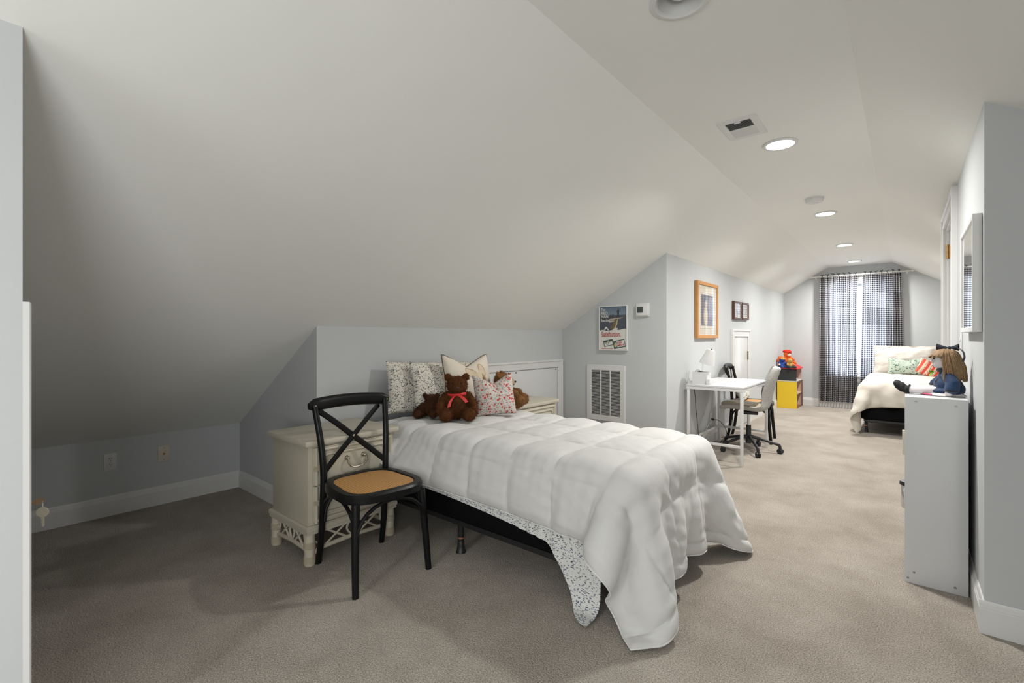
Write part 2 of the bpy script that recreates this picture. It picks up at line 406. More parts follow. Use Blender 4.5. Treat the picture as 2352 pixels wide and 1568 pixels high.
# ------------------------------------------------------------------ geometry helpers
class G:
    """collects shapes; build() links them as ONE mesh object"""
    def __init__(s): s.v = []; s.f = []; s.uv = {}
    def add(s, verts, faces):
        o = len(s.v)
        s.v += [tuple(p) for p in verts]
        s.f += [tuple(i + o for i in f) for f in faces]
        return s
    def box(s, lo, hi):
        x0, y0, z0 = lo; x1, y1, z1 = hi
        v = [(x0, y0, z0), (x1, y0, z0), (x1, y1, z0), (x0, y1, z0), (x0, y0, z1), (x1, y0, z1), (x1, y1, z1), (x0, y1, z1)]
        return s.add(v, [(0, 3, 2, 1), (4, 5, 6, 7), (0, 1, 5, 4), (1, 2, 6, 5), (2, 3, 7, 6), (3, 0, 4, 7)])
    def cbox(s, lo, hi, b=0.004):
        """box with chamfered edges"""
        bm = bmesh.new()
        bmesh.ops.create_cube(bm, size=1)
        for v in bm.verts:
            v.co = Vector([(lo[i] + hi[i]) / 2 + v.co[i] * (hi[i] - lo[i]) for i in range(3)])
        b = min(b, *(abs(hi[i] - lo[i]) * 0.45 for i in range(3)))
        bmesh.ops.bevel(bm, geom=bm.edges[:], offset=b, segments=2, affect='EDGES', profile=0.5)
        bm.verts.index_update()
        s.add([v.co for v in bm.verts], [[v.index for v in f.verts] for f in bm.faces]); bm.free()
        return s
    def prism(s, pts, off):
        """polygon pts extruded by the vector off"""
        n = len(pts); off = Vector(off)
        v = [Vector(p) for p in pts] + [Vector(p) + off for p in pts]
        nrm = Vector((0, 0, 0))
        for i in range(n): nrm += (v[i] - v[0]).cross(v[(i + 1) % n] - v[0])
        fl = nrm.dot(off) > 0
        f = [tuple(range(n))[::-1], tuple(range(n, 2 * n))] + [(i, (i + 1) % n, n + (i + 1) % n, n + i) for i in range(n)]
        if not fl: f = [tuple(reversed(q)) for q in f]
        return s.add(v, f)
    def tube(s, pts, r, seg=10, cap=True, squash=1.0):
        pts = [Vector(p) for p in pts]; n = len(pts)
        rr = r if isinstance(r, (list, tuple)) else [r] * n
        t0 = (pts[1] - pts[0]).normalized()
        up = Vector((0, 0, 1)) if abs(t0.z) < 0.9 else Vector((1, 0, 0))
        a = t0.cross(up).normalized(); rings = []
        for i in range(n):
            t = (pts[min(i + 1, n - 1)] - pts[max(i - 1, 0)]).normalized()
            a = (a - t * a.dot(t)).normalized(); b = t.cross(a)
            rings.append([pts[i] + (a * math.cos(2 * math.pi * k / seg) + b * (math.sin(2 * math.pi * k / seg) * squash)) * rr[i] for k in range(seg)])
        v = [p for q in rings for p in q]; f = []
        for i in range(n - 1):
            for k in range(seg):
                k2 = (k + 1) % seg
                f.append((i * seg + k, i * seg + k2, (i + 1) * seg + k2, (i + 1) * seg + k))
        if cap: f += [tuple(range(seg))[::-1], tuple((n - 1) * seg + k for k in range(seg))]
        return s.add(v, f)
    def lathe(s, prof, c=(0, 0, 0), axis='z', seg=24, cap=True):
        """profile of (radius, height) turned about an axis through c"""
        v = []; f = []; c = Vector(c)
        for (r, h) in prof:
            for k in range(seg):
                a = 2 * math.pi * k / seg
                p = (r * math.cos(a), r * math.sin(a), h)
                if axis == 'x': p = (p[2], p[0], p[1])
                elif axis == 'y': p = (p[1], p[2], p[0])
                v.append(c + Vector(p))
        for i in range(len(prof) - 1):
            for k in range(seg):
                k2 = (k + 1) % seg
                f.append((i * seg + k, i * seg + k2, (i + 1) * seg + k2, (i + 1) * seg + k))
        if cap: f += [tuple(range(seg))[::-1], tuple((len(prof) - 1) * seg + k for k in range(seg))]
        return s.add(v, f)
    def ball(s, c, r, rot=None, u=16, w=10):
        r = (r, r, r) if isinstance(r, (int, float)) else r
        R = rot.to_matrix() if hasattr(rot, 'to_matrix') else Matrix.Identity(3)
        v = []; f = []
        for i in range(w + 1):
            th = math.pi * i / w
            for k in range(u):
                ph = 2 * math.pi * k / u
                v.append(Vector(c) + R @ Vector((r[0] * math.sin(th) * math.cos(ph), r[1] * math.sin(th) * math.sin(ph), r[2] * math.cos(th))))
        for i in range(w):
            for k in range(u):
                k2 = (k + 1) % u
                f.append((i * u + k, (i + 1) * u + k, (i + 1) * u + k2, i * u + k2))
        return s.add(v, f)
    def grid(s, P, closed_u=False):
        """P: array n x m x 3"""
        n, m = P.shape[:2]
        f = []
        for i in range(n - (0 if closed_u else 1)):
            i2 = (i + 1) % n
            for j in range(m - 1):
                f.append((i * m + j, i2 * m + j, i2 * m + j + 1, i * m + j + 1))
        return s.add(P.reshape(-1, 3).tolist(), f)
    def mould(s, path, prof, to3, closed=True):
        """mitred moulding: path of (u, v) corners counter-clockwise, profile of (inset, depth), to3(u, v, d) -> point"""
        n = len(path); P = [Vector(p) for p in path]; rings = []
        for i in range(n):
            def nrm(a, b):
                d = (b - a).normalized(); return Vector((-d.y, d.x))
            if closed or 0 < i < n - 1:
                n1 = nrm(P[i - 1], P[i]); n2 = nrm(P[i], P[(i + 1) % n])
                k = (n1 + n2) / (1 + n1.dot(n2))
            else:
                k = nrm(P[0], P[1]) if i == 0 else nrm(P[-2], P[-1])
            rings.append([to3(P[i].x + k.x * a, P[i].y + k.y * a, d) for a, d in prof])
        m = len(prof); f = []
        for i in range(n if closed else n - 1):
            i2 = (i + 1) % n
            for j in range(m):
                j2 = (j + 1) % m
                f.append((i * m + j, i * m + j2, i2 * m + j2, i2 * m + j))
        if not closed: f += [tuple(range(m)), tuple((n - 1) * m + j for j in range(m))[::-1]]
        return s.add([p for r in rings for p in r], f)
    def frame(s, u0, u1, v0, v1, w, d0, d1, to3, c=.003, closed=True):
        path = [(u0, v0), (u1, v0), (u1, v1), (u0, v1)] if closed else [(u1, v0), (u1, v1), (u0, v1), (u0, v0)]
        return s.mould(path, [(0, d0), (0, d1 - c), (c, d1), (w - c, d1), (w, d1 - c), (w, d0)], to3, closed)
    def xf(s, mtx):
        s.v = [tuple(mtx @ Vector(p)) for p in s.v]; return s
    def build(s, name, m, parent=None, smooth=35, kind=None, label=None):
        me = bpy.data.meshes.new(name)
        me.from_pydata(s.v, [], s.f)
        me.validate(); me.update()
        return link(name, me, m, parent, smooth, kind, label)

def link(name, me, m, parent=None, smooth=35, kind=None, label=None):
    if m is not None:
        me.materials.clear(); me.materials.append(M[m] if isinstance(m, str) else m)
    if smooth:
        me.polygons.foreach_set('use_smooth', [True] * len(me.polygons))
        me.set_sharp_from_angle(angle=math.radians(smooth))
    o = bpy.data.objects.new(name, me)
    COL.objects.link(o)
    if parent is not None: o.parent = parent
    if kind: o['kind'] = kind
    if label: o['label'] = label
    return o

def tag(o, label, cat, group=None):
    o['label'] = label; o['category'] = cat
    if group: o['group'] = group
    return o

def thing(name, label, cat, loc=(0, 0, 0), rz=0, group=None):
    o = bpy.data.objects.new(name, None); COL.objects.link(o)
    o.empty_display_size = 0.05
    o.location = loc; o.rotation_euler = (0, 0, rz)
    return tag(o, label, cat, group)

def copy_tree(o, parent=None):
    c = o.copy(); COL.objects.link(c); c.parent = parent
    for ch in list(o.children): copy_tree(ch, c)
    return c

def struct(g, name, m, parent=None, smooth=30):
    return g.build(name, m, parent, smooth, 'structure' if parent is None else None)

def set_uv(me, uvs):
    """uvs: one (u, v) for each vertex"""
    lay = me.uv_layers.new(name='UVMap')
    idx = np.empty(len(me.loops), dtype=np.int32); me.loops.foreach_get('vertex_index', idx)
    a = np.asarray(uvs, dtype=np.float32)[idx]
    lay.data.foreach_set('uv', a.ravel())

def eval_mods(o):
    dg = bpy.context.evaluated_depsgraph_get()
    me = bpy.data.meshes.new_from_object(o.evaluated_get(dg))
    old = o.data; o.modifiers.clear(); o.data = me
    return o

def blob(name, balls, voxel, m, parent=None, smooth_it=4):
    """ellipsoids and limbs melted into one continuous skin"""
    g = G()
    for b in balls:
        if b[0] == 'limb':
            pts, rr = b[1], b[2]
            for i in range(len(pts) - 1):
                p, q = Vector(pts[i]), Vector(pts[i + 1])
                k = max(2, int((q - p).length / (min(rr[i], rr[i + 1]) * 0.45)))
                for j in range(k + 1):
                    t = j / k
                    g.ball(p.lerp(q, t), rr[i] * (1 - t) + rr[i + 1] * t, None, 12, 8)
        else:
            g.ball(b[0], b[1], b[2] if len(b) > 2 else None)
    o = g.build(name, m, parent, None)
    r = o.modifiers.new('r', 'REMESH'); r.mode = 'VOXEL'; r.voxel_size = voxel
    sm = o.modifiers.new('s', 'SMOOTH'); sm.iterations = smooth_it; sm.factor = 0.5
    eval_mods(o)
    me = o.data
    me.materials.clear(); me.materials.append(M[m])
    me.polygons.foreach_set('use_smooth', [True] * len(me.polygons))
    return o

def fur(o, n, length, m, droop=0.35):
    """short plush pile standing on a body, one child object"""
    me = o.data
    vs = np.array([v.co[:] for v in me.vertices]); ns = np.array([v.normal[:] for v in me.vertices])
    k = rng.integers(0, len(vs), n)
    p = vs[k] + rng.normal(0, length * .15, (n, 3)); nn = ns[k]
    d = nn + rng.normal(0, 0.35, (n, 3)); d[:, 2] -= droop
    d /= np.linalg.norm(d, axis=1)[:, None]
    side = np.cross(d, rng.normal(0, 1, (n, 3))); side /= np.linalg.norm(side, axis=1)[:, None] + 1e-9
    L = length * rng.uniform(.6, 1.2, n)[:, None]
    w = length * 0.13
    V = np.stack([p - side * w - nn * length * .2, p + side * w - nn * length * .2, p + d * L], 1).reshape(-1, 3)
    F = np.arange(3 * n).reshape(-1, 3)
    f = bpy.data.meshes.new('fur'); f.from_pydata(V.tolist(), [], F.tolist()); f.update()
    return link('fur', f, m, o, None, 'stuff')

def text(name, body, size, m, parent, loc, rot, sx=1.0, bold=0.0, align='LEFT', label=None):
    cu = bpy.data.curves.new(name, 'FONT'); cu.body = body; cu.size = size; cu.align_x = align
    cu.extrude = 0.0004; cu.offset = bold; cu.resolution_u = 3
    t = bpy.data.objects.new(name, cu); COL.objects.link(t)
    dg = bpy.context.evaluated_depsgraph_get()
    me = bpy.data.meshes.new_from_object(t.evaluated_get(dg))
    bpy.data.objects.remove(t); bpy.data.curves.remove(cu)
    me.transform(Matrix.Diagonal((sx, 1, 1, 1)))
    o = link(name, me, m, parent, None, None, label)
    o.location = loc; o.rotation_euler = rot
    return o

def smooth_path(pts, n=8):
    """Catmull-Rom through the points"""
    P = [Vector(p) for p in pts]; P = [P[0] * 2 - P[1]] + P + [P[-1] * 2 - P[-2]]
    out = []
    for i in range(1, len(P) - 2):
        for k in range(n):
            t = k / n
            a, b, c, d = P[i - 1], P[i], P[i + 1], P[i + 2]
            out.append(0.5 * ((2 * b) + (c - a) * t + (2 * a - 5 * b + 4 * c - d) * t * t + (3 * b - a - 3 * c + d) * t ** 3))
    out.append(P[-2])
    return out

def pillow(name, w, h, t, m, parent=None, n=34, pinch=0.06, chop=0.0, wrinkle=0.004, flange=0.0, seed=0, piping=None, power=0.42, chopw=0.7):
    """stuffed cushion in its own x (width), z (height) plane, thickness along y, standing on z = 0"""
    us = np.linspace(-1, 1, n)
    V = []; UV = []; idx = {}
    for side in (1, -1):
        for i, u in enumerate(us):
            for j, v in enumerate(us):
                edge = i in (0, n - 1) or j in (0, n - 1)
                if side < 0 and edge:
                    idx[(side, i, j)] = idx[(1, i, j)]; continue
                x = w / 2 * u * (1 - pinch * (1 - v * v)); z = h / 2 * v * (1 - pinch * (1 - u * u))
                uu, vv = u, v
                if flange:
                    k = 1 - flange; uu = max(-1, min(1, u / k)); vv = max(-1, min(1, v / k))
                th = t / 2 * max(0.0, (1 - uu * uu) * (1 - vv * vv)) ** power + 0.002
                if edge: th = 0
                if chop:
                    d = chop * max(0.0, 1 - abs(u) / chopw) ** 1.2 * max(0.0, (v + 1) / 2) ** 1.6
                    z -= d * h
                    th *= 1 - 0.55 * max(0.0, 1 - abs(u) * 2.4) * max(0.0, v) ** 1.0
                nz = noise.noise(Vector((x * 14 + seed * 7.3, z * 14, side * 3.1 + seed)))
                nz2 = noise.noise(Vector((x * 34 + seed, z * 34, side * 9.1)))
                y = side * (th + (wrinkle * (nz + .5 * nz2) if not edge else 0))
                if edge: y = wrinkle * 2 * noise.noise(Vector((x * 9 + seed, z * 9, 5)))
                idx[(side, i, j)] = len(V)
                V.append((x, y, z + h / 2)); UV.append((x, z))
    F = []
    for side in (1, -1):
        for i in range(n - 1):
            for j in range(n - 1):
                q = [idx[(side, i, j)], idx[(side, i + 1, j)], idx[(side, i + 1, j + 1)], idx[(side, i, j + 1)]]
                F.append(q[::-1] if side > 0 else q)
    me = bpy.data.meshes.new(name); me.from_pydata(V, [], F); me.update()
    set_uv(me, UV)
    o = link(name, me, m, parent, 80)
    if piping:
        ring = [idx[(1, i, 0)] for i in range(n)] + [idx[(1, n - 1, j)] for j in range(1, n)] + [idx[(1, i, n - 1)] for i in range(n - 2, -1, -1)] + [idx[(1, 0, j)] for j in range(n - 2, -1, -1)]
        G().tube([V[k] for k in ring], 0.0035, 6, False).build('piping', piping, o)
    return o

# ------------------------------------------------------------------ cloth laid over a bed (relaxed point by point)
def drape(flat, box_lo, box_hi, r, steps=260, pin=False, stiff=2, floor=0.012, seed=1, thick=0.0, shear=0.45):
    """flat sheet (n x m x 2 flat coordinates) dropped on a rounded box; returns positions n x m x 3"""
    n, m = flat.shape[:2]
    R_ = np.random.default_rng(seed)
    P = np.concatenate([flat, np.full((n, m, 1), box_hi[2] + thick + 0.004)], -1) + R_.normal(0, 0.0012, (n, m, 3))
    Q = P.copy()
    lo = np.array(box_lo) - thick; hi = np.array(box_hi) + thick; lo[2] = -1.0
    c = (lo + hi) / 2; h = (hi - lo) / 2 - r
    def rest(a, b): return np.linalg.norm(flat[b] - flat[a], axis=-1)[..., None]
    def con(a, b, L, k):
        d = P[b] - P[a]; l = np.sqrt((d * d).sum(-1, keepdims=True)) + 1e-9
        e = d * ((l - L) / l * 0.5 * k); P[a] += e; P[b] -= e
    def bend(a, b, L, k):
        d = P[b] - P[a]; l = np.sqrt((d * d).sum(-1, keepdims=True)) + 1e-9
        e = d * (np.minimum(l - L, 0) / l * 0.5 * k); P[a] += e; P[b] -= e
    S = slice; A_ = S(None)
    pairs = []
    for o in (0, 1):
        k = (n - o) // 2; pairs.append(((S(o, o + 2 * k, 2), A_), (S(o + 1, o + 2 * k, 2), A_), 1.0))
        k = (m - o) // 2; pairs.append(((A_, S(o, o + 2 * k, 2)), (A_, S(o + 1, o + 2 * k, 2)), 1.0))
    for o in (0, 1):
        k = (n - o) // 2; a = S(o, o + 2 * k, 2); b = S(o + 1, o + 2 * k, 2)
        pairs.append(((a, S(0, m - 1)), (b, S(1, m)), shear)); pairs.append(((b, S(0, m - 1)), (a, S(1, m)), shear))
    pairs = [(a, b, rest(a, b), k) for a, b, k in pairs]
    bends = []
    for q in (2, 4)[:stiff]:
        for a, b in (((S(0, n - q), A_), (S(q, n), A_)), ((A_, S(0, m - q)), (A_, S(q, m)))):
            bends.append((a, b, rest(a, b) * 0.97))
    frozen = P[:1].copy()
    for it in range(steps):
        vel = (P - Q) * 0.965
        Q = P.copy()
        P += vel; P[..., 2] -= 9.8 * 0.00012
        for sub in range(7):
            for a, b, L, k in pairs: con(a, b, L, k)
            for a, b, L in bends: bend(a, b, L, 0.22)
            if pin: P[:1] = frozen
            w = P - c; qv = np.abs(w) - h; o = np.maximum(qv, 0); l = np.sqrt((o * o).sum(-1))
            d = l + np.minimum(qv.max(-1), 0) - r
            hit = d < 0
            g = o * np.sign(w); gl = np.sqrt((g * g).sum(-1, keepdims=True))
            mx = (qv == qv.max(-1, keepdims=True)) * np.sign(w)
            g = np.where(gl > 1e-6, g / (gl + 1e-9), mx)
            P = np.where(hit[..., None], P - g * d[..., None], P)
            top = hit & (g[..., 2] > .8)
            P[..., :2] = np.where(top[..., None], Q[..., :2] + (P - Q)[..., :2] * .12, P[..., :2])
            lowz = P[..., 2] < floor
            P[..., 2] = np.where(lowz, floor, P[..., 2])
        touch = hit | lowz
        Q = np.where(touch[..., None], Q + (P - Q) * 0.75, Q)
    return P

def flat_sheet(x0, x1, ylo, yhi, step):
    """flat coordinates of a sheet from x0 to x1 whose long edges run along ylo(x) and yhi(x)"""
    n = int(round((x1 - x0) / step)) + 1
    xs = np.linspace(x0, x1, n); a = np.array([ylo(x) for x in xs]); b = np.array([yhi(x) for x in xs])
    m = int(round((b - a).mean() / step)) + 1
    t = np.linspace(0, 1, m)
    return np.stack([np.repeat(xs[:, None], m, 1), a[:, None] * (1 - t) + b[:, None] * t], -1)

def upsample(A, k):
    """cubic refinement of a grid by k along both axes"""
    def one(A):
        n = A.shape[0]
        B = np.concatenate([2 * A[:1] - A[1:2], A, 2 * A[-1:] - A[-2:-1]], 0)
        out = np.empty(((n - 1) * k + 1,) + A.shape[1:])
        a, b, c, d = B[:-3], B[1:-2], B[2:-1], B[3:]
        for i in range(k):
            t = i / k
            out[i::k][:n - 1] = 0.5 * (2 * b + (c - a) * t + (2 * a - 5 * b + 4 * c - d) * t * t + (3 * b - a - 3 * c + d) * t ** 3)
        out[-1] = A[-1]
        return out
    return np.swapaxes(one(np.swapaxes(one(A), 0, 1)), 0, 1)

def relax(P, it):
    for _ in range(it):
        Q = P.copy()
        P[1:-1, 1:-1] = 0.5 * Q[1:-1, 1:-1] + 0.125 * (Q[2:, 1:-1] + Q[:-2, 1:-1] + Q[1:-1, 2:] + Q[1:-1, :-2])
    return P

def normals(P):
    du = np.gradient(P, axis=0); dv = np.gradient(P, axis=1)
    n = np.cross(du, dv); n /= np.linalg.norm(n, axis=-1, keepdims=True) + 1e-9
    return n

def cloth_object(name, P, flat, height, m, parent=None, under=0.002):
    """closed cloth of varying thickness: height(flat) outside, a flat lining inside"""
    n, k = P.shape[:2]
    N = normals(P)
    T = P + N * height[..., None]; B = P - N * under
    edge = np.zeros((n, k), bool); edge[0] = edge[-1] = True; edge[:, 0] = edge[:, -1] = True
    V = np.concatenate([T.reshape(-1, 3), B.reshape(-1, 3)])
    I = np.arange(n * k).reshape(n, k); J = np.where(edge, I, I + n * k)
    F = np.stack([I[:-1, :-1], I[1:, :-1], I[1:, 1:], I[:-1, 1:]], -1).reshape(-1, 4)
    F2 = np.stack([J[:-1, :-1], J[:-1, 1:], J[1:, 1:], J[1:, :-1]], -1).reshape(-1, 4)
    me = bpy.data.meshes.new(name); me.from_pydata(V.tolist(), [], np.concatenate([F, F2]).tolist()); me.update()
    uv = np.concatenate([flat.reshape(-1, 2)] * 2)
    set_uv(me, uv)
    bm = bmesh.new(); bm.from_mesh(me)
    bmesh.ops.delete(bm, geom=[v for v in bm.verts if not v.link_faces], context='VERTS')
    bm.to_mesh(me); bm.free()
    o = link(name, me, m, parent, 75)
    return o, T

def hem(T, sides):
    """points along the chosen borders"""
    out = []
    if 'y0' in sides: out += [p for p in T[:, 0]]
    if 'x1' in sides: out += [p for p in T[-1, (1 if out else 0):]]
    if 'y1' in sides: out += [p for p in T[::-1, -1][1:]]
    return out

CASING = lambda w, t, b: [(0, 0), (0, b - .003), (.003, b), (.019, b), (.022, b - .004), (.024, t), (w - .020, t + .001), (w - .016, t + .006), (w - .004, t + .006), (w, t + .002), (w, 0)]
# ------------------------------------------------------------------ the setting
W = 0.12
def wallx(name, x, y0, y1, out, poly=None, ztop=None):
    """wall in a plane of constant x; out = -1 or 1 is the outside"""
    pts = poly or [(x, y0, 0), (x, y1, 0), (x, y1, ztop), (x, y0, ztop)]
    return struct(G().prism(pts, (out * W, 0, 0)), name, 'paint')
def wally(name, y, pts, out):
    return struct(G().prism([(p[0], y, p[1]) for p in pts], (0, out * W, 0)), name, 'paint')

struct(G().box((-4.4, yBack - .2, -0.15), (1.8, YF + .2, 0)), 'floor', 'carpet')
wallx('wall_left_low', xLow, yE - .12, yA + .1, -1, ztop=zl(xLow))
wally('wall_left_return', yA, [(xLow - .1, 0), (xHead, 0), (xHead, zl(xHead)), (xLow - .1, zl(xLow - .1))], 1)
wallx('wall_left_head', xHead, yA + W, yB + .1, -1, ztop=zl(xHead))
wally('wall_left_blue', yB, [(xHead - .1, 0), (xK, 0), (xK, zl(xK)), (xHead - .1, zl(xHead - .1))], 1)
wallx('wall_left_knee', xK, yB + W, YF + .1, -1, ztop=zK)
wallx('wall_left_near', xK, yBack - .1, yE - W, -1, ztop=zK)
wally('wall_left_end', yE, [(xLow - .1, 0), (xK, 0), (xK, zl(xK)), (xLow - .1, zl(xLow - .1))], -1)
wally('wall_back', yBack, [(xK - .2, 0), (xRF + .2, 0), (xRF + .2, zr(xRF + .2)), (xcr, ZC), (xcl, ZC), (xK - .2, zl(xK - .2))], -1)
wallx('wall_right_near', xRF, yBack - .1, yC + .1, 1, ztop=zr(xRF))
wally('wall_right_cross', yC, [(xR, 0), (xRF + .1, 0), (xRF + .1, zr(xRF + .1)), (xR, zr(xR))], 1)
DO0, DO1, DZ = 4.110, 5.045, 2.05           # door opening
g = G()
for a, b, z0, z1 in ((yC + W, DO0, 0, zr(xR)), (DO1, yD - W, 0, zr(xR)), (DO0, DO1, DZ, zr(xR))):
    g.prism([(xR, a, z0), (xR, b, z0), (xR, b, z1), (xR, a, z1)], (W, 0, 0))
struct(g, 'wall_right_door', 'paint')
wally('wall_right_turn', yD, [(xR, 0), (xRR + .1, 0), (xRR + .1, zr(xRR + .1)), (xR, zr(xR))], -1)
wallx('wall_right_far', xRR, yD - .1, YF + .1, 1, ztop=zr(xRR))
WX0, WX1, WZ0, WZ1 = -1.03, -0.21, 0.56, 2.10   # far window opening
g = G()
for pts in ([(xK - .1, 0), (WX0, 0), (WX0, zl(WX0) if WX0 < xcl else ZC), (xcl, ZC), (xK - .1, zl(xK - .1))],
            [(WX1, 0), (xRR + .1, 0), (xRR + .1, zr(xRR + .1)), (xcr, ZC), (WX1, ZC)],
            [(WX0, 0), (WX1, 0), (WX1, WZ0), (WX0, WZ0)],
            [(WX0, WZ1), (WX1, WZ1), (WX1, ZC), (WX0, ZC)]):
    g.prism([(p[0], YF, p[1]) for p in pts], (0, .15, 0))
struct(g, 'wall_far', 'paint')
y0, y1 = yBack - .2, YF + .2
struct(G().prism([(-4.4, y0, zl(-4.4)), (xcl, y0, ZC), (xcl, y1, ZC), (-4.4, y1, zl(-4.4))], (0, 0, W)), 'ceiling_left_slope', 'ceil')
struct(G().prism([(xcr, y0, ZC), (1.8, y0, zr(1.8)), (1.8, y1, zr(1.8)), (xcr, y1, ZC)], (0, 0, W)), 'ceiling_right_slope', 'ceil')
CANS = [(-0.62, 1.673), (-0.603, 3.317), (-0.608, 5.463), (-0.624, 7.478), (-0.63, 9.164), (-0.62, -2.2)]  # last is an unseen downlight, added behind the camera for its light
# flat ceiling strip; the near downlight sits in a round hole cut through it
NCX, NCY, NCR = CANS[0][0], CANS[0][1], 0.082
g = G()
g.box((xcl, y0, ZC), (xcr, NCY - .2, ZC + W)); g.box((xcl, NCY + .2, ZC), (xcr, y1, ZC + W))
seg = 32; inner = []; outer = []
for k in range(seg):
    a = 2 * math.pi * k / seg
    inner.append((NCX + NCR * math.cos(a), NCY + NCR * math.sin(a), ZC))
    c_, s_ = math.cos(a), math.sin(a)
    tx = ((xcr - NCX) / c_ if c_ > 1e-6 else (xcl - NCX) / c_ if c_ < -1e-6 else 1e9)
    ty = (.2 / abs(s_) if abs(s_) > 1e-6 else 1e9); q = min(tx, ty)
    outer.append((NCX + q * c_, NCY + q * s_, ZC))
for cx_, cy_ in ((xcl, NCY - .2), (xcr, NCY - .2), (xcr, NCY + .2), (xcl, NCY + .2)):
    kk = min(range(seg), key=lambda k: (outer[k][0] - cx_) ** 2 + (outer[k][1] - cy_) ** 2)
    outer[kk] = (cx_, cy_, ZC)
g.add(inner + outer, [(k, seg + k, seg + (k + 1) % seg, (k + 1) % seg)[::-1] for k in range(seg)])
struct(g, 'ceiling_flat', 'ceil')

def baseboard(name, a, b, inward, h=0.132):
    """moulded board from a to b on the floor; inward = unit vector into the room"""
    prof = [(0, 0), (.015, 0), (.015, h * .74), (.0125, h * .77), (.0125, h * .81), (.0095, h * .85), (.0095, h * .90), (.005, h), (0, h)]
    a = Vector((*a, 0)); b = Vector((*b, 0)); iw = Vector((*inward, 0))
    pts = [a + iw * p[0] + Vector((0, 0, p[1])) for p in prof]
    return struct(G().prism(pts, b - a), name, 'trim', smooth=20)
baseboard('baseboard_left_low', (xLow, yE), (xLow, yA), (1, 0))
baseboard('baseboard_left_return', (xLow, yA), (xHead + .015, yA), (0, -1))
baseboard('baseboard_left_head', (xHead, yA), (xHead, yB), (1, 0))
baseboard('baseboard_left_blue', (xHead, yB), (xK + .015, yB), (0, -1))
baseboard('baseboard_left_knee_near', (xK, yB), (xK, 6.385), (1, 0))
baseboard('baseboard_left_knee_far', (xK, 7.265), (xK, YF), (1, 0))
baseboard('baseboard_far', (xK, YF), (xRR, YF), (0, -1))
baseboard('baseboard_right_door_near', (xR, yC), (xR, 4.02), (-1, 0))
baseboard('baseboard_right_cross', (xR - .015, yC), (xRF, yC), (0, -1))
baseboard('baseboard_right_far', (xRR, yD), (xRR, YF), (-1, 0))

# ---- six panel door in the right wall
door = bpy.data.objects.new('door_1', None); COL.objects.link(door); door.location = (xR, (DO0 + DO1) / 2, 0); door['kind'] = 'structure'
hw = (DO1 - DO0) / 2
cw = 0.092
g = G().mould([(hw + cw, 0), (hw + cw, DZ + cw), (-hw - cw, DZ + cw), (-hw - cw, 0)], CASING(cw, .019, .030), lambda u, v, d: (-d, u, v), False)
g.build('casing', 'trim', door, 25)
g = G()
g.frame(-hw, hw, 0, DZ, .018, -.002, W, lambda u, v, d: (d, u, v), .0005, False)
g.build('jamb', 'trim', door, 25)
g = G(); dw = hw - .022
g.box((.034, -dw, .012), (.050, dw, DZ - .022))
def rail(a, b, c, d): g.cbox((.018 + (0 if c == .0115 else .0006), a, c), (.036, b, d), .002)
st = .11; mid = .10
for (a, b) in ((-dw, -dw + st), (dw - st, dw), (-mid / 2, mid / 2)): rail(a, b, .0115, DZ - .0215)
for (c, d) in ((.012, .24), (.86, 1.0), (1.62, 1.73), (DZ - .14, DZ - .022)):
    rail(-dw + st - .002, -mid / 2 + .002, c, d - .0005); rail(mid / 2 - .002, dw - st + .002, c, d - .0005)
lf = g.build('leaf', 'doorw', door, 25)
for (c, d) in ((.24, .86), (1.0, 1.62), (1.73, DZ - .14)):
    for (a, b) in ((-dw + st, -mid / 2), (mid / 2, dw - st)):
        G().cbox((.026, a + .03, c + .03), (.036, b - .03, d - .03), .008).build('panel', 'doorw', lf, 25)
for z in (0.25, 0.98, 1.87):
    g = G(); g.tube([(.006, dw + .006, z - .05), (.006, dw + .006, z + .05)], .008, 10)
    g.box((.012, dw - .016, z - .05), (.0185, dw + .004, z + .05)); g.box((-.004, dw + .005, z - .05), (.0, dw + .03, z + .05))
    g.tube([(.006, dw + .006, z - .056), (.006, dw + .006, z - .048)], .0095, 10); g.tube([(.006, dw + .006, z + .048), (.006, dw + .006, z + .056)], .0095, 10)
    g.build('hinge', 'brass', door, 30, None, 'brass door hinge')
g = G(); g.lathe([(.0, 0), (.026, 0), (.026, .006), (.010, .012), (.010, .03), (.024, .038), (.029, .052), (.022, .064), (0, .066)], (0, 0, 0), 'z')
g.xf(Matrix.Translation((.018, -dw + .06, .88)) @ Matrix.Rotation(-math.pi / 2, 4, 'Y')).build('door_knob', 'brass', door)

# ---- low access doors in the knee wall and the head wall, closet door in the left end wall
def access_door(name, x, y0, y1, ztop, cw, mname='trim', panel_in=0.03, screws=()):
    d = bpy.data.objects.new(name, None); COL.objects.link(d); d.location = (x, (y0 + y1) / 2, 0); d['kind'] = 'structure'
    h = (y1 - y0) / 2
    g = G().mould([(h, 0), (h, ztop), (-h, ztop), (-h, 0)], CASING(cw, .017, .028), lambda u, v, q: (q, u, v), False)
    g.build('casing', mname, d, 25)
    g = G(); g.cbox((-.01, -h + cw + .004, .02), (.008, h - cw - .004, ztop - cw - .005), .002)
    g.build('leaf', 'doorw', d, 25)
    return d, h
d2, h2 = access_door('door_2', xK, 6.385, 7.265, 1.30, 0.095)
g = G(); g.tube([(.016, h2 - .10, .90), (.016, h2 - .10, 1.0)], .008, 8); g.box((.008, h2 - .12, .905), (.013, h2 - .08, .995))
g.ball((.016, h2 - .10, .90), .011, None, 10, 6); g.ball((.016, h2 - .10, 1.0), .011, None, 10, 6)
g.build('hinge', 'pewter', d2, 30, None, 'grey metal hinge')
d3, h3 = access_door('door_3', xHead, 3.02, 4.272, 0.965, 0.085)
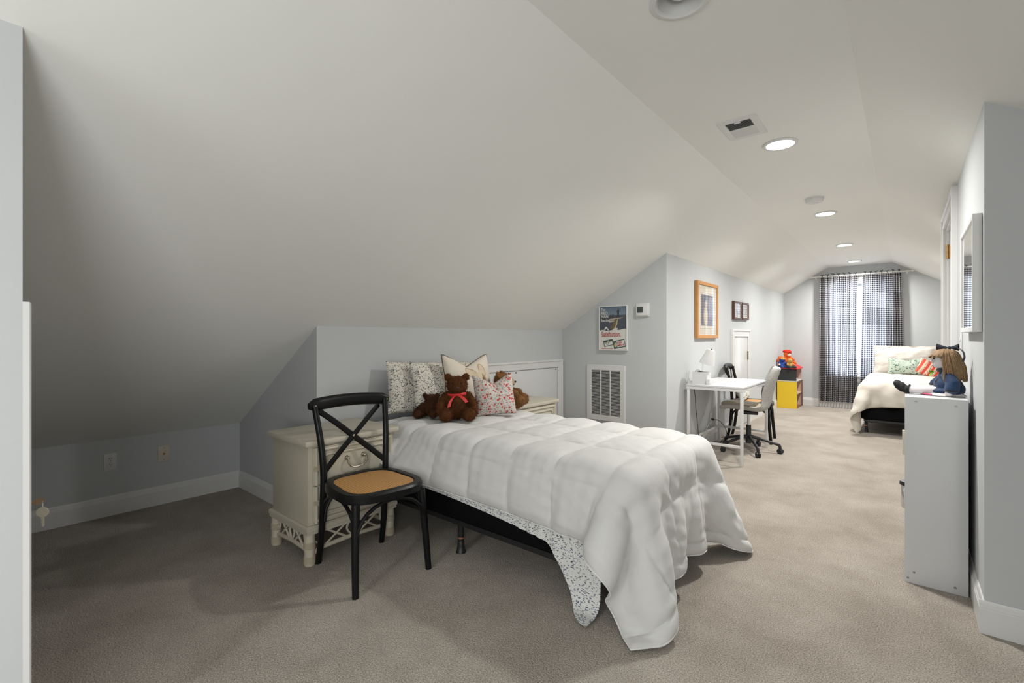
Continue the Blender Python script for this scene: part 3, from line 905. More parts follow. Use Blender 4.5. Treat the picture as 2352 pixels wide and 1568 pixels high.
for yy in (-.27, -.16, h3 - .115):
    G().lathe([(.0, 0), (.008, 0), (.007, .003), (0, .003)], (0, 0, 0), 'x', 10).xf(Matrix.Translation((.008, yy, .965 - .085 - .022))).build('screw_head', 'dark', d3, 30, None, 'black screw head')
d4 = bpy.data.objects.new('door_4', None); COL.objects.link(d4); d4.location = (xK, yE, 0); d4['kind'] = 'structure'
g = G(); ct = .016
g.frame(-.72, 0, 0, 1.29, .075, 0, ct, lambda u, v, q: (u, q, v), .004, False)
g.build('casing', 'trim', d4, 25)
G().cbox((-.643, 0.0005, .02), (-.077, .010, 1.213), .002).build('leaf', 'doorw', d4, 25)

# ---- far window with sashes and glass
win = bpy.data.objects.new('window_1', None); COL.objects.link(win); win.location = ((WX0 + WX1) / 2, YF, WZ0); win['kind'] = 'structure'
hwx = (WX1 - WX0) / 2; hz = WZ1 - WZ0
g = G().mould([(hwx + .085, 0), (hwx + .085, hz + .085), (-hwx - .085, hz + .085), (-hwx - .085, 0)], CASING(.085, .018, .026), lambda u, v, q: (u, -q, v), False)
g.cbox((-hwx - .11, -.05, -.03), (hwx + .11, .02, 0), .004); g.cbox((-hwx - .085, -.018, -.12), (hwx + .085, 0, -.03), .003)
g.build('casing', 'trim', win, 25)
for k, (c, e, yy) in enumerate(((0, hz / 2 + .02, .05), (hz / 2 - .02, hz, .085))):
    g = G(); fw = .045
    g.frame(-hwx, hwx, c, e, fw, yy + .03, yy, lambda u, v, q: (u, q, v), -.003)
    sash = g.build('sash', 'trim', win, 25)
    G().box((-hwx + fw, yy + .012, c + fw), (hwx - fw, yy + .016, e - fw)).build('pane', 'glass', sash, None)
# casing of the window behind the camera that the daylight enters by
win2 = bpy.data.objects.new('window_2', None); COL.objects.link(win2); win2.location = (-0.95, yBack, 0.60); win2['kind'] = 'structure'
g = G().frame(-.76, .76, -.09, 1.40, .075, 0, .02, lambda u, v, q: (u, q, v))
g.build('casing', 'trim', win2, 25)

win_added = bpy.data.objects.new('window_added', None); COL.objects.link(win_added); win_added.location = (xRF, -1.20, .56); win_added['kind'] = 'structure'  # unseen casing added around the side fill lamp
G().frame(-.74, .74, -.07, 1.04, .07, 0, .02, lambda u, v, q: (-q, u, v)).build('casing', 'trim', win_added, 25)

# ------------------------------------------------------------------ ceiling fixtures
for i, (x, y) in enumerate(CANS):
    if i == 0:
        t = thing('recessed_light', 'unlit recessed eyeball downlight nearest the camera', 'ceiling light', (x, y, ZC), 0, 'recessed ceiling lights')
        G().lathe([(.105, 0), (.105, -.004), (.098, -.008), (.086, -.008), (.080, -.002), (.078, .0), (.105, 0)], (0, 0, 0), 'z', 48, False).build('trim_ring', 'white_metal', t)
        G().lathe([(.080, -.003), (.074, .03), (.062, .075), (.055, .115), (0, .117)], (0, 0, 0), 'z', 40, False).build('baffle', 'white_metal', t)
        G().lathe([(0.0, .010), (.016, .011), (.032, .018), (.042, .032), (.045, .05), (.038, .085), (.030, .112)], (0, 0, 0), 'z', 32, False).build('bulb', 'bulb_off', t)
        continue
    names = ['bright round downlight beside the ceiling vent', 'lit round downlight just beyond the smoke detector', 'lit round downlight second nearest the window', 'lit round downlight nearest the curtained window', 'unseen lit downlight added behind the camera']
    t = thing('recessed_light', names[i - 1], 'ceiling light', (x, y, ZC), 0, 'recessed ceiling lights')
    G().lathe([(.078, -.001), (.098, -.001), (.098, -.005), (.090, -.010), (.078, -.009), (.078, -.001)], (0, 0, 0), 'z', 40, False).build('trim_ring', 'white_metal', t)
    G().lathe([(.078, -.004), (.072, -.0065), (.0, -.0068)], (0, 0, 0), 'z', 40, False).build('lens', 'lens_on', t, 60, None, 'glowing white lens')
    l = area_light('downlight', (x, y, ZC - .012), (0, 0, 0), .15, .15, CAN_POWER, CAN_COLOR, 'DISK', math.radians(155))

t = thing('ceiling_vent', 'white square air vent with dark louvers on the ceiling', 'vent', (-.724, 2.925, ZC))
hx, hy = .102, .147
g = G().frame(-hx, hx, -hy, hy, .038, 0, .006, lambda u, v, q: (u, v, -q))
g.cbox((-hx + .036, -.006, -.0062), (hx - .036, .004, -.001), .001)
g.build('frame', 'white_metal', t, 25)
G().box((-hx + .03, -hy + .03, -.0015), (hx - .03, hy - .03, -.001)).build('duct_opening', 'dark', t)
for sect, (ya, yb) in enumerate(((-hy + .038, -.006), (.004, hy - .038))):
    g = G(); n_ = 8
    for k in range(n_):
        yy = ya + (yb - ya) * (k + .5) / n_
        tilt = -.0035 if sect == 0 else .0045
        g.prism([(-hx + .036, yy - tilt, -.0018), (-hx + .036, yy - tilt + .0012, -.0018), (-hx + .036, yy + tilt + .0012, -.0058), (-hx + .036, yy + tilt, -.0058)], (2 * hx - .072, 0, 0))
    g.build('louvers', 'white_metal', t, 25, 'stuff')
G().cbox((-.016, -hy + .036, -.012), (.016, -hy + .046, -.004), .002).build('damper_lever', 'white_metal', t)

t = thing('smoke_detector', 'round white smoke detector on the ceiling between two downlights', 'smoke detector', (-.614, 4.81, ZC))
G().lathe([(.0, 0), (.072, 0), (.072, -.008), (.068, -.010)], (0, 0, 0), 'z', 36, False).build('base', 'white_plastic', t)
G().lathe([(.067, -.010), (.067, -.024), (.060, -.038), (.040, -.044), (0, -.045)], (0, 0, 0), 'z', 36, False).build('cover', 'white_plastic', t)
G().lathe([(.012, -.043), (.012, -.047), (0, -.048)], (.022, -.01, 0), 'z', 16, False).build('test_button', 'white_plastic', t)

# ------------------------------------------------------------------ things on the walls
def rot_wall(axis):
    """turns a flat thing drawn in x (right), z (up), y (towards the wall) onto a wall"""
    return {'-y': 0, '+x': math.pi / 2, '-x': -math.pi / 2}[axis]

# return air grille on the blue wall
t = thing('return_air_grille', 'white return air grille with rows of louvers low on the blue-grey wall', 'vent', (-2.346, yB - .001, 0.35))
gw, gh = .434, .567
g = G(); fr = .055
g.frame(-gw / 2, gw / 2, 0, gh, fr, 0, .014, lambda u, v, q: (u, -q, v), .004)
for q in (-1, 1): g.cbox((q * .054 - .006, -.013, fr), (q * .054 + .006, -.002, gh - fr), .002)
g.build('frame', 'white_metal', t, 25)
G().box((-gw / 2 + .02, -.002, .02), (gw / 2 - .02, -.001, gh - .02)).build('duct_opening', 'dark', t)
for xa, xb in ((-gw / 2 + fr, -.060), (-.048, .048), (.060, gw / 2 - fr)):
    g = G(); n_ = 38
    for k in range(n_):
        z = fr + (gh - 2 * fr) * (k + .5) / n_
        g.prism([(xa, -.004, z + .0015), (xa, -.0125, z - .0015), (xa, -.0130, z - .0002), (xa, -.0045, z + .0028)], (xb - xa, 0, 0))
    g.build('louvers', 'white_metal', t, 25, 'stuff')

# poster
PX, PZ, PW, PH = -2.256, 1.066, .312, .448
t = thing('framed_poster', 'framed fishing advertisement poster reading Satisfaction on the blue-grey wall', 'poster', (PX, yB - .002, PZ))
g = G(); b_ = .008
g.frame(-PW / 2, PW / 2, 0, PH, b_, 0, .028, lambda u, v, q: (u, -q, v), .002)
g.build('frame', 'poster_frame', t, 25)
def flat_poly(name, pts, m, parent, y, uvbox=None, label=None, th=.0006):
    o = G().prism([(p[0], y, p[1]) for p in pts], (0, -th, 0)).build(name, m, parent, None, None, label)
    if uvbox:
        x0, z0, x1, z1 = uvbox
        set_uv(o.data, [((v.co.x - x0) / (x1 - x0), (v.co.z - z0) / (z1 - z0)) for v in o.data.vertices])
    return o
hw_ = PW / 2 - b_
flat_poly('sheet', [(-hw_, b_), (hw_, b_), (hw_, PH - b_), (-hw_, PH - b_)], 'print_white', t, -.018)
zc_ = .205
wav = [(-hw_, zc_ - .005)] + [(-hw_ + 2 * hw_ * k / 14, zc_ + .006 * math.sin(k * 1.1) + (.006 if k > 8 else -.004)) for k in range(1, 14)] + [(hw_, zc_ + .012)]
flat_poly('photo', wav + [(hw_, PH - b_), (-hw_, PH - b_)], 'lake', t, -.0186, (-hw_, zc_, hw_, PH - b_), 'printed lake scene')
flat_poly('boat', [(-.055, .300), (.085, .318), (.112, .330), (-.03, .322)], 'print_boat', t, -.0192)
flat_poly('boat_hull', [(-.04, .278), (.02, .290), (.02, .305), (-.05, .298)], 'print_boat', t, -.0191)
fig = [(.040, .325), (.047, .360), (.045, .378), (.041, .386), (.044, .398), (.050, .402), (.053, .410), (.052, .418), (.058, .424), (.064, .419), (.063, .408), (.072, .399), (.072, .388), (.066, .376), (.068, .350), (.075, .326), (.066, .326), (.058, .352), (.050, .325)]
flat_poly('angler', fig, 'print_dark', t, -.0194)
flat_poly('angler', [(-.034, .318), (-.036, .344), (-.030, .352), (-.028, .366), (-.020, .366), (-.018, .352), (-.008, .356), (.0, .366), (.006, .358), (.004, .344), (.008, .320)], 'print_dark', t, -.0194)
fish = [(-.035, .212), (-.03, .232), (-.018, .252), (.0, .270), (.012, .296), (.018, .312), (.032, .318), (.046, .312), (.060, .316), (.056, .300), (.048, .286), (.050, .268), (.044, .250), (.034, .235), (.022, .224), (.012, .205)]
flat_poly('fish', fish, 'print_fish', t, -.0197)
flat_poly('fish_belly', [(-.005, .205), (.018, .232), (.034, .262), (.042, .296), (.056, .314), (.054, .296), (.048, .284), (.050, .268), (.044, .250), (.034, .235), (.030, .220), (.012, .205)], 'print_belly', t, -.0203)
flat_poly('splash', [(-.02, .196), (.01, .214), (.03, .226), (.055, .222), (.045, .206), (.06, .200)], 'print_white', t, -.0206)
flat_poly('splash', [(-.100, .206), (-.086, .234), (-.074, .240), (-.062, .228), (-.050, .210), (-.044, .196), (-.060, .206), (-.072, .222), (-.082, .210)], 'print_white', t, -.0200)
RX = (math.pi / 2, 0, 0)
for s_, z_, sz, sx, bo in (('The', .398, .040, .82, .0005), ('RED', .363, .042, 1.0, .0008), ('MAN', .328, .042, .92, .0008), ('Reaction...', .292, .040, .72, .0006)):
    text('lettering', s_, sz, 'print_white', t, (-.137, -.0200, z_), RX, sx, bo)
text('lettering', 'Satisfaction.', .070, 'print_red', t, (-.130, -.0200, .140), RX, .655, .0006, label='red lettering reading Satisfaction.')
def pack(cx, cz, w, h, rot):
    c_, s_ = math.cos(rot), math.sin(rot)
    def P(x, z): return (cx + x * c_ - z * s_, cz + x * s_ + z * c_)
    return P
P_ = pack(-.052, .076, .105, .062, .20)
flat_poly('small_packet', [P_(-.052, -.031), P_(.052, -.031), P_(.052, .031), P_(-.052, .031)], 'print_green', t, -.0190)
flat_poly('small_packet_label', [P_(-.044, -.025), P_(.046, -.025), P_(.046, .012), P_(-.044, .012)], 'print_white', t, -.0196)
flat_poly('small_packet_crest', [P_(-.008, .010), P_(.012, .010), P_(.006, .026), P_(-.002, .026)], 'print_belly', t, -.0200)
for k_, zz in enumerate((-.001, -.017)):
    o = text('lettering', ('RED MAN', 'PLUS')[k_], .0165, 'print_dark', t, (P_(-.036 + .012 * k_, zz)[0], -.0201, P_(-.036 + .012 * k_, zz)[1]), (math.pi / 2, -.20, 0), .9, .0004)
P_ = pack(.068, .066, .140, .082, .20)
flat_poly('large_packet', [P_(-.064, -.040), P_(.064, -.040), P_(.064, .040), P_(-.064, .040)], 'print_green', t, -.0190)
flat_poly('large_packet_label', [P_(-.022, -.030), P_(.058, -.030), P_(.058, .031), P_(-.022, .031)], 'print_white', t, -.0196)
flat_poly('large_packet_portrait', [P_(-.054, -.022), P_(-.030, -.024), P_(-.024, .002), P_(-.032, .022), P_(-.046, .018), P_(-.056, .0)], 'print_belly', t, -.0197)
for k_, zz in enumerate((.003, -.024)):
    text('lettering', ('RED', 'MAN')[k_], .032, 'print_red', t, (P_(-.018, zz)[0], -.0201, P_(-.018, zz)[1]), (math.pi / 2, -.20, 0), .95, .0009)
flat_poly('small_print_line', [(-.130, .016), (.0, .016), (.0, .020), (-.130, .020)], 'print_red', t, -.0190)
G().box((-hw_, -.0225, b_), (hw_, -.0215, PH - b_)).build('glazing', 'glass', t, None)

# thermostat
t = thing('thermostat', 'white wall thermostat with dark screen beside the poster', 'thermostat', (-1.947, yB, 1.395))
G().cbox((-.070, -.012, .0), (.070, 0, .130), .012).build('back_plate', 'white_plastic', t)
G().cbox((-.062, -.030, .010), (.062, -.010, .121), .008).build('housing', 'white_plastic', t)
G().cbox((-.046, -.0315, .040), (.010, -.029, .098), .002).build('screen', 'screen', t, 30, None, 'dark display screen')
G().cbox((-.050, -.034, .012), (.030, -.0295, .019), .002).build('front_lip', 'white_plastic', t)

def outlet(label, x, y, z, sign=1, m='white_plastic', coax=False, group=None):
    t = thing('wall_plate' if coax else 'power_outlet', label, 'wall plate' if coax else 'outlet', (x, y, z), 0, group)
    s = sign
    G().cbox((min(0, s * .006), -.035, 0), (max(0, s * .006), .035, .115), .003).build('cover_plate', m, t)
    if coax:
        G().lathe([(.0, 0), (.0075, 0), (.0075, .006), (.005, .006), (.005, .012), (0, .012)], (0, 0, 0), 'x', 12).xf(Matrix.Translation((s * .006, 0, .058)) @ Matrix.Diagonal((s, 1, 1, 1))).build('coax_jack', 'brass', t)
        for zz in (.016, .1): G().ball((s * .006, 0, zz), (.0015, .0035, .0035), None, 8, 6).build('screw', 'screw', t)
    else:
        for zz in (.038, .077):
            r_ = G().lathe([(.0, 0), (.0165, 0), (.0155, .002), (0, .002)], (0, 0, 0), 'x', 20).xf(Matrix.Translation((s * .006, 0, zz)) @ Matrix.Diagonal((s, 1, 1, 1))).build('receptacle', m, t)
            g = G()
            for yy, w_, h_ in ((-.006, .0012, .0045), (.006, .0012, .0035)):
                g.box((s * .0079, yy - w_, zz + .001), (s * .0086, yy + w_, zz + .002 + h_ * 1.6))
            g.ball((s * .0081, 0, zz - .0075), (.0006, .0026, .0026), None, 8, 6)
            g.build('slots', 'dark', r_)
        G().ball((s * .006, 0, .0575), (.0012, .003, .003), None, 8, 6).build('screw', 'screw', t)
    return t
outlet('white power outlet low on the left alcove wall', xLow, .696, .302)
outlet('beige cable wall plate right of the outlet in the left alcove', xLow, .994, .302, m='almond_plastic', coax=True)
outlet('white power outlet on the wall under the desk', xK, 5.58, .225)
# light switch by the mirror
t = thing('light_switch', 'white light switch plate under the white framed mirror', 'switch', (xR, 3.70, 1.125))
G().cbox((-.006, -.035, 0), (0, .035, .115), .003).build('cover_plate', 'white_plastic', t)
G().cbox((-.012, -.005, .048), (-.005, .005, .070), .002).build('toggle', 'white_plastic', t)

# lock with two keys on the closet door
t = thing('key_pair', 'two small keys hanging from the closet door lock at far left', 'key', (xK - .098, yE + .0105, .748))
G().lathe([(0, 0), (.011, 0), (.010, .004), (0, .0045)], (0, 0, 0), 'y', 16).build('lock_face', 'chrome', t)
def key_shape(g, o, dirv, nrm, bow=.0125, shank=.028):
    d = Vector(dirv).normalized(); n_ = Vector(nrm).normalized(); s_ = d.cross(n_)
    o = Vector(o); pts = []
    for k in range(20):
        a = 2 * math.pi * k / 20
        pts.append(o + s_ * (bow * 1.12 * math.cos(a)) + d * (bow * math.sin(a)))
    g.prism([p - n_ * .001 for p in pts], n_ * .002)
    q = o + d * bow * .8
    teeth = [(-.0035, 0), (-.0035, shank), (0, shank + .004), (.0035, shank - .002), (.002, shank - .006), (.0035, shank - .010), (.0018, shank - .014), (.0035, shank - .018), (.0035, 0)]
    g.prism([q + s_ * a + d * b - n_ * .0009 for a, b in teeth], n_ * .0018)
g = G(); key_shape(g, (0, .026, .004), (0, -1, -.1), (.35, 0, 1), .0125, .014); g.build('inserted_key', 'key_brown', t, 30, None, 'bronze key in the lock')
g = G(); g.tube([(0.004 + .007 * math.cos(a), .034, -.006 + .010 * math.sin(a)) for a in [k * math.pi / 8 for k in range(17)]], .0010, 6, False); g.build('key_ring', 'chrome', t)
g = G(); key_shape(g, (.004, .034, -.026), (0, .02, -1), (1, -.8, 0), .0135, .026); g.build('hanging_key', 'nickel', t, 30, None, 'pale metal hanging key')

# pictures on the knee wall (width runs along y, face towards +x)
def picture(name, label, y0, y1, z0, z1, fw_, dep, fm, art, matw, cat='picture', group=None, line=False):
    t = thing(name, label, cat, (xK + .002, (y0 + y1) / 2, z0), 0, group)
    w, h = (y1 - y0) / 2, z1 - z0
    g = G()
    g.frame(-w, w, 0, h, fw_, 0, dep, lambda u, v, q: (q, u, v))
    g.build('frame', fm, t, 25)
    G().box((.002, -w + .004, .004), (dep - .014, w - .004, h - .004)).build('mat_board', 'mat_board', t)
    a, b, c, e = -w + fw_ + matw[0], w - fw_ - matw[1], fw_ + matw[2], h - fw_ - matw[3]
    o = G().box((dep - .014, a, c), (dep - .0134, b, e)).build('print', art, t, None)
    set_uv(o.data, [((v.co.y - a) / (b - a), (v.co.z - c) / (e - c)) for v in o.data.vertices])
    if line:
        g = G()
        for p, q, r_, s_ in ((a - .012, a - .009, c - .03, e + .02), (b + .009, b + .012, c - .03, e + .02), (a - .012, b + .012, e + .017, e + .02), (a - .012, b + .012, c - .03, c - .027)):
            g.box((dep - .014, p, r_), (dep - .0136, q, s_))
        g.build('ruled_border', 'pewter', t)
    G().box((dep - .008, -w + fw_, fw_), (dep - .006, w - fw_, h - fw_)).build('glazing', 'glass', t, None)
    return t
picture('framed_picture', 'honey wood framed picture with cream mat above the desk', 5.044, 5.75, 1.188, 1.80, .036, .035, 'wood_frame', 'figure', (.10, .13, .10, .10), line=True)
picture('framed_sketch', 'small dark brown framed sketch, left of the pair', 6.432, 6.775, 1.430, 1.664, .026, .032, 'brown_frame', 'sketch1', (.02, .02, .015, .015), group='pair of small brown frames')
picture('framed_sketch', 'small dark brown framed sketch, right of the pair', 6.800, 7.150, 1.436, 1.668, .026, .032, 'brown_frame', 'sketch2', (.02, .02, .015, .015), group='pair of small brown frames')

# mirror on the right wall
t = thing('wall_mirror', 'white framed wall mirror on the right wall', 'mirror', (xR - .001, 3.04, 1.222))
mw, mh = .285, .495
g = G()
g.frame(-mw, mw, 0, mh, .022, 0, .030, lambda u, v, q: (-q, u, v), .002)
g.build('frame', 'trim', t, 25)
G().box((-.024, -mw + .018, .018), (-.020, mw - .018, mh - .018)).build('mirror_glass', 'mirror', t, None)

# ------------------------------------------------------------------ cross-back chairs
def make_chair(label):
    t = thing('cross_back_chair', label, 'chair', group='black cross-back chairs')
    zs = .435
    # back posts run from the floor to the top rail
    posts = []
    for q in (-1, 1):
        pts = smooth_path([(-.245, q * .185, 0), (-.215, q * .182, .14), (-.195, q * .180, .34), (-.190, q * .180, .50), (-.205, q * .190, .66), (-.245, q * .205, .84)], 6)
        G().tube(pts, [.0155 + .002 * math.sin(math.pi * i / (len(pts) - 1)) for i in range(len(pts))], 12).build('back_post', 'black_wood', t)
        pts = smooth_path([(.215, q * .200, 0), (.198, q * .193, .18), (.176, q * .180, zs - .018)], 6)
        G().tube(pts, [.0155 + .004 * i / (len(pts) - 1) for i in range(len(pts))], 12).build('leg', 'black_wood', t)
    # top rail: thick bowed log
    n = 15; pts = []; rr = []
    for i in range(n):
        u = -1 + 2 * i / (n - 1)
        pts.append((-.252 - .030 * (1 - u * u), u * .232, .835 + .014 * (1 - u * u)))
        rr.append(.021 if abs(u) < .9 else (.018 if abs(u) < .99 else .011))
    G().tube(pts, rr, 16, True, 1.65).build('top_rail', 'black_wood', t)
    for q in (-1, 1): G().ball((-.222, q * .207, .838), .005, None, 8, 6).build('rail_bolt', 'pewter', t)
    # crossed straps
    for k, q in enumerate((-1, 1)):
        pts = smooth_path([(-.262, -q * .175, .805), (-.240 - .004 * k, -q * .09, .735), (-.222 - .006 * k, 0, .655), (-.205 - .004 * k, q * .09, .575), (-.186, q * .176, .495)], 6)
        G().tube(pts, .006, 10, True, 2.7).build('cross_strap', 'black_wood', t)
    G().ball((-.217, 0, .655), (.005, .008, .008), None, 10, 6).build('cross_bolt', 'pewter', t)
    # seat ring and woven cane
    def outline(k, rx, rf, rb):
        a = 2 * math.pi * k / 48
        c, s_ = math.cos(a), math.sin(a)
        p = 3.4
        rr_ = (abs(c) ** p + abs(s_) ** p) ** (-1 / p)
        return (rr_ * c * rx, rr_ * s_ * (rb + (rf - rb) * .5 * (1 + c)))
    V = []; prof = [(0, -.022), (0, .010), (-.008, .020), (-.040, .020), (-.048, .012), (-.048, -.018), (-.01, -.024)]
    ring = []
    for k in range(48):
        ox, oy = outline(k, .222, .228, .205)
        L = math.hypot(ox, oy)
        ring.append([(ox * (1 + o / L), oy * (1 + o / L), zs + h) for o, h in prof])
    P = np.array(ring); P = np.concatenate([P, P[:, :1]], 1)
    G().grid(P, True).build('seat_frame', 'black_wood', t)
    g = G(); V = [(0, 0, zs + .021)]; F = []
    for j, f_ in enumerate((.35, .7, 1.0)):
        for k in range(48):
            ox, oy = outline(k, .222, .228, .205); L = math.hypot(ox, oy); e = 1 - .046 / L
            V.append((ox * e * f_, oy * e * f_, zs + .021 - .006 * f_ ** 3))
    for k in range(48):
        k2 = (k + 1) % 48; F.append((0, 1 + k, 1 + k2))
        for j in range(2): F.append((1 + j * 48 + k, 1 + (j + 1) * 48 + k, 1 + (j + 1) * 48 + k2, 1 + j * 48 + k2))
    g.add(V, F).build('cane_seat', 'cane', t, 60, None, 'woven natural cane seat')
    # bent hoops under the seat
    def hoop(a, b, z0, z1):
        a = Vector(a); b = Vector(b); pts = []
        for i in range(13):
            u = i / 12; ang = math.pi * u
            p = a.lerp(b, .5 - .5 * math.cos(ang)); p.z = z0 + (z1 - z0) * math.sin(ang) ** .8
            pts.append(p)
        G().tube(pts, .0095, 8).build('hoop_brace', 'black_wood', t)
    hoop((.198, -.188, 0), (.198, .188, 0), .235, zs - .030)
    hoop((-.190, -.175, 0), (-.190, .175, 0), .235, zs - .030)
    hoop((-.195, -.184, 0), (.195, -.190, 0), .235, zs - .030)
    hoop((-.195, .184, 0), (.195, .190, 0), .235, zs - .030)
    return t
chair = make_chair('black cross-back chair with cane seat standing beside the white bed')
chair.location = (-2.135, 1.418, 0); chair.rotation_euler = (0, 0, -.10)
chair2 = copy_tree(chair)
chair2['label'] = 'black cross-back chair holding a green cushion behind the desk'
chair2.location = (-1.395, 6.07, 0); chair2.rotation_euler = (0, 0, .10)

# ------------------------------------------------------------------ cream bamboo-style nightstands
def make_nightstand(label):
    t = thing('nightstand', label, 'nightstand', group='cream bamboo-style nightstands')
    D, Wd = .21, .265            # half depth (x), half width (y)
    z0, z1 = .205, .628
    G().cbox((-D, -Wd, z0), (D, Wd, z1), .004).build('body', 'cream_wood', t, 25)
    G().cbox((-D - .022, -Wd - .028, z1 - .002), (D + .028, Wd + .028, z1 + .030), .010).build('top', 'cream_wood', t, 30)
    g = G()
    g.frame(-D - .014, D + .020, -Wd - .018, Wd + .018, .05, z0 - .022, z0 + .004, lambda u, v, q: (u, v, q), .008)
    g.frame(-D - .010, D + .016, -Wd - .014, Wd + .014, .04, z0 - .040, z0 - .020, lambda u, v, q: (u, v, q), .006)
    g.build('base_moulding', 'cream_wood', t, 40)
    G().box((-D + .01, -Wd + .01, z0 - .035), (D - .01, Wd - .01, z0 + .002)).build('bottom_board', 'cream_wood', t)
    legs = []
    for qx in (-1, 1):
        for qy in (-1, 1):
            x, y = qx * (D - .015), qy * (Wd - .015)
            lg = G().lathe([(.0, 0), (.026, 0), (.029, .01), (.027, .05), (.028, .10), (.027, .168)], (x, y, 0), 'z', 16, False).build('leg', 'cream_reed', t)
            for zb in (.012, .088):
                g = G()
                for k in range(8): g.lathe([(.0275, 0), (.0305, .0022), (.0275, .0044)], (x, y, zb + k * .0046), 'z', 16, False)
                g.build('reed_binding', 'cream_wrap', lg, 60)
    # fretwork aprons between the legs
    def apron(a, b, extra):
        a = Vector(a); b = Vector(b); L = (b - a).length; d = (b - a) / L
        def P(u, z): return a + d * (u * L) + Vector((0, 0, z))
        g = G()
        g.tube([P(.0, .035), P(.06, .060), P(.12, .072), P(.5, .078), P(.88, .072), P(.94, .060), P(1, .035)], .0125, 8)
        G_ = g
        for q in (0, 1):
            f = (lambda u: u) if q == 0 else (lambda u: 1 - u)
            G_.tube([P(f(.16), .076), P(f(.30), .120), P(f(.44), .166)], .0065, 6)
            G_.tube([P(f(.44), .078), P(f(.30), .122), P(f(.16), .166)], .0065, 6)
            G_.tube(smooth_path([P(f(.03), .150), P(f(.05), .118), P(f(.09), .102), P(f(.125), .118), P(f(.135), .150), P(f(.12), .166)], 4), .0065, 6)
            G_.tube(smooth_path([P(f(.46), .166), P(f(.43), .130), P(f(.46), .100), P(f(.5), .086)], 4), .0065, 6)
        g.build('fretwork_apron', 'cream_reed', t, 60)
    e = .018
    apron((D - .015, -Wd + e, 0), (D - .015, Wd - e, 0), 0)
    apron((-D + .015, -Wd + e, 0), (-D + .015, Wd - e, 0), 0)
    apron((-D + e, -Wd + .015, 0), (D - e, -Wd + .015, 0), 1)
    apron((-D + e, Wd - .015, 0), (D - e, Wd - .015, 0), 1)
    # two drawers with reed mouldings and bail pulls
    for (a, b) in ((z0 + .014, z0 + .208), (z0 + .214, z1 - .012)):
        yw = Wd - .022
        dr = G().cbox((D - .004, -yw, a), (D + .014, yw, b), .003).build('drawer', 'cream_wood', t, 25)
        g = G(); x = D + .017
        oy, oz0, oz1 = yw - .014, a + .014, b - .014
        for qy in (-1, 1): g.tube([(x, qy * oy, a), (x, qy * oy, b)], .0095, 8)
        zz = oz1 if b > .5 else oz0
        g.tube([(x, -oy, zz), (x, oy, zz)], .0095, 8)
        iy = oy - .030
        lo, hi = (a, oz1 - .030) if b > .5 else (oz0 + .030, b)
        c = .03
        if b > .5: path = [(x, -iy, lo), (x, -iy, hi - c), (x, -iy + c * .3, hi - c * .3), (x, -iy + c, hi), (x, iy - c, hi), (x, iy - c * .3, hi - c * .3), (x, iy, hi - c), (x, iy, lo)]
        else: path = [(x, -iy, hi), (x, -iy, lo + c), (x, -iy + c * .3, lo + c * .3), (x, -iy + c, lo), (x, iy - c, lo), (x, iy - c * .3, lo + c * .3), (x, iy, lo + c), (x, iy, hi)]
        g.tube(path, .0075, 8)
        g.build('reed_moulding', 'cream_reed', dr, 60)
        for qy in (-1, 1):
            g = G(); zc_ = (a + b) / 2 + (-.01 if b > .5 else .01)
            for k in range(5): g.cbox((x - .008, qy * (oy - .015) - .028, zc_ - .012 + k * .005), (x + .0115, qy * (oy - .015) + .028, zc_ - .0075 + k * .005), .002)
            g.build('reed_binding', 'cream_wrap', dr, 60)
        zc_ = (a + b) / 2 - .004
        pl = G()
        for qy in (-1, 1): pl.lathe([(0, 0), (.013, 0), (.012, .006), (.007, .010), (.008, .020), (.004, .026), (0, .027)], (0, 0, 0), 'x', 14).v
        g = G()
        for qy in (-1, 1): g.lathe([(0, 0), (.014, 0), (.012, .006), (.007, .010), (.009, .020), (.004, .026), (0, .027)], (D + .014, qy * .052, zc_ + .018), 'x', 14)
        g.tube(smooth_path([(D + .034, -.054, zc_ + .018), (D + .040, -.056, zc_ - .008), (D + .042, -.035, zc_ - .030), (D + .043, 0, zc_ - .036), (D + .042, .035, zc_ - .030), (D + .040, .056, zc_ - .008), (D + .034, .054, zc_ + .018)], 5), .0045, 8)
        g.build('bail_pull', 'pewter', dr, 40, None, 'aged metal bail pull')
    return t
ns = make_nightstand('cream bamboo-style nightstand behind the black chair near the camera')
ns.location = (-2.610, 1.470, 0)
ns2 = copy_tree(ns); ns2['label'] = 'cream bamboo-style nightstand on the far side of the bed by the blue-grey wall'
ns2.location = (-2.585, 3.165, 0)

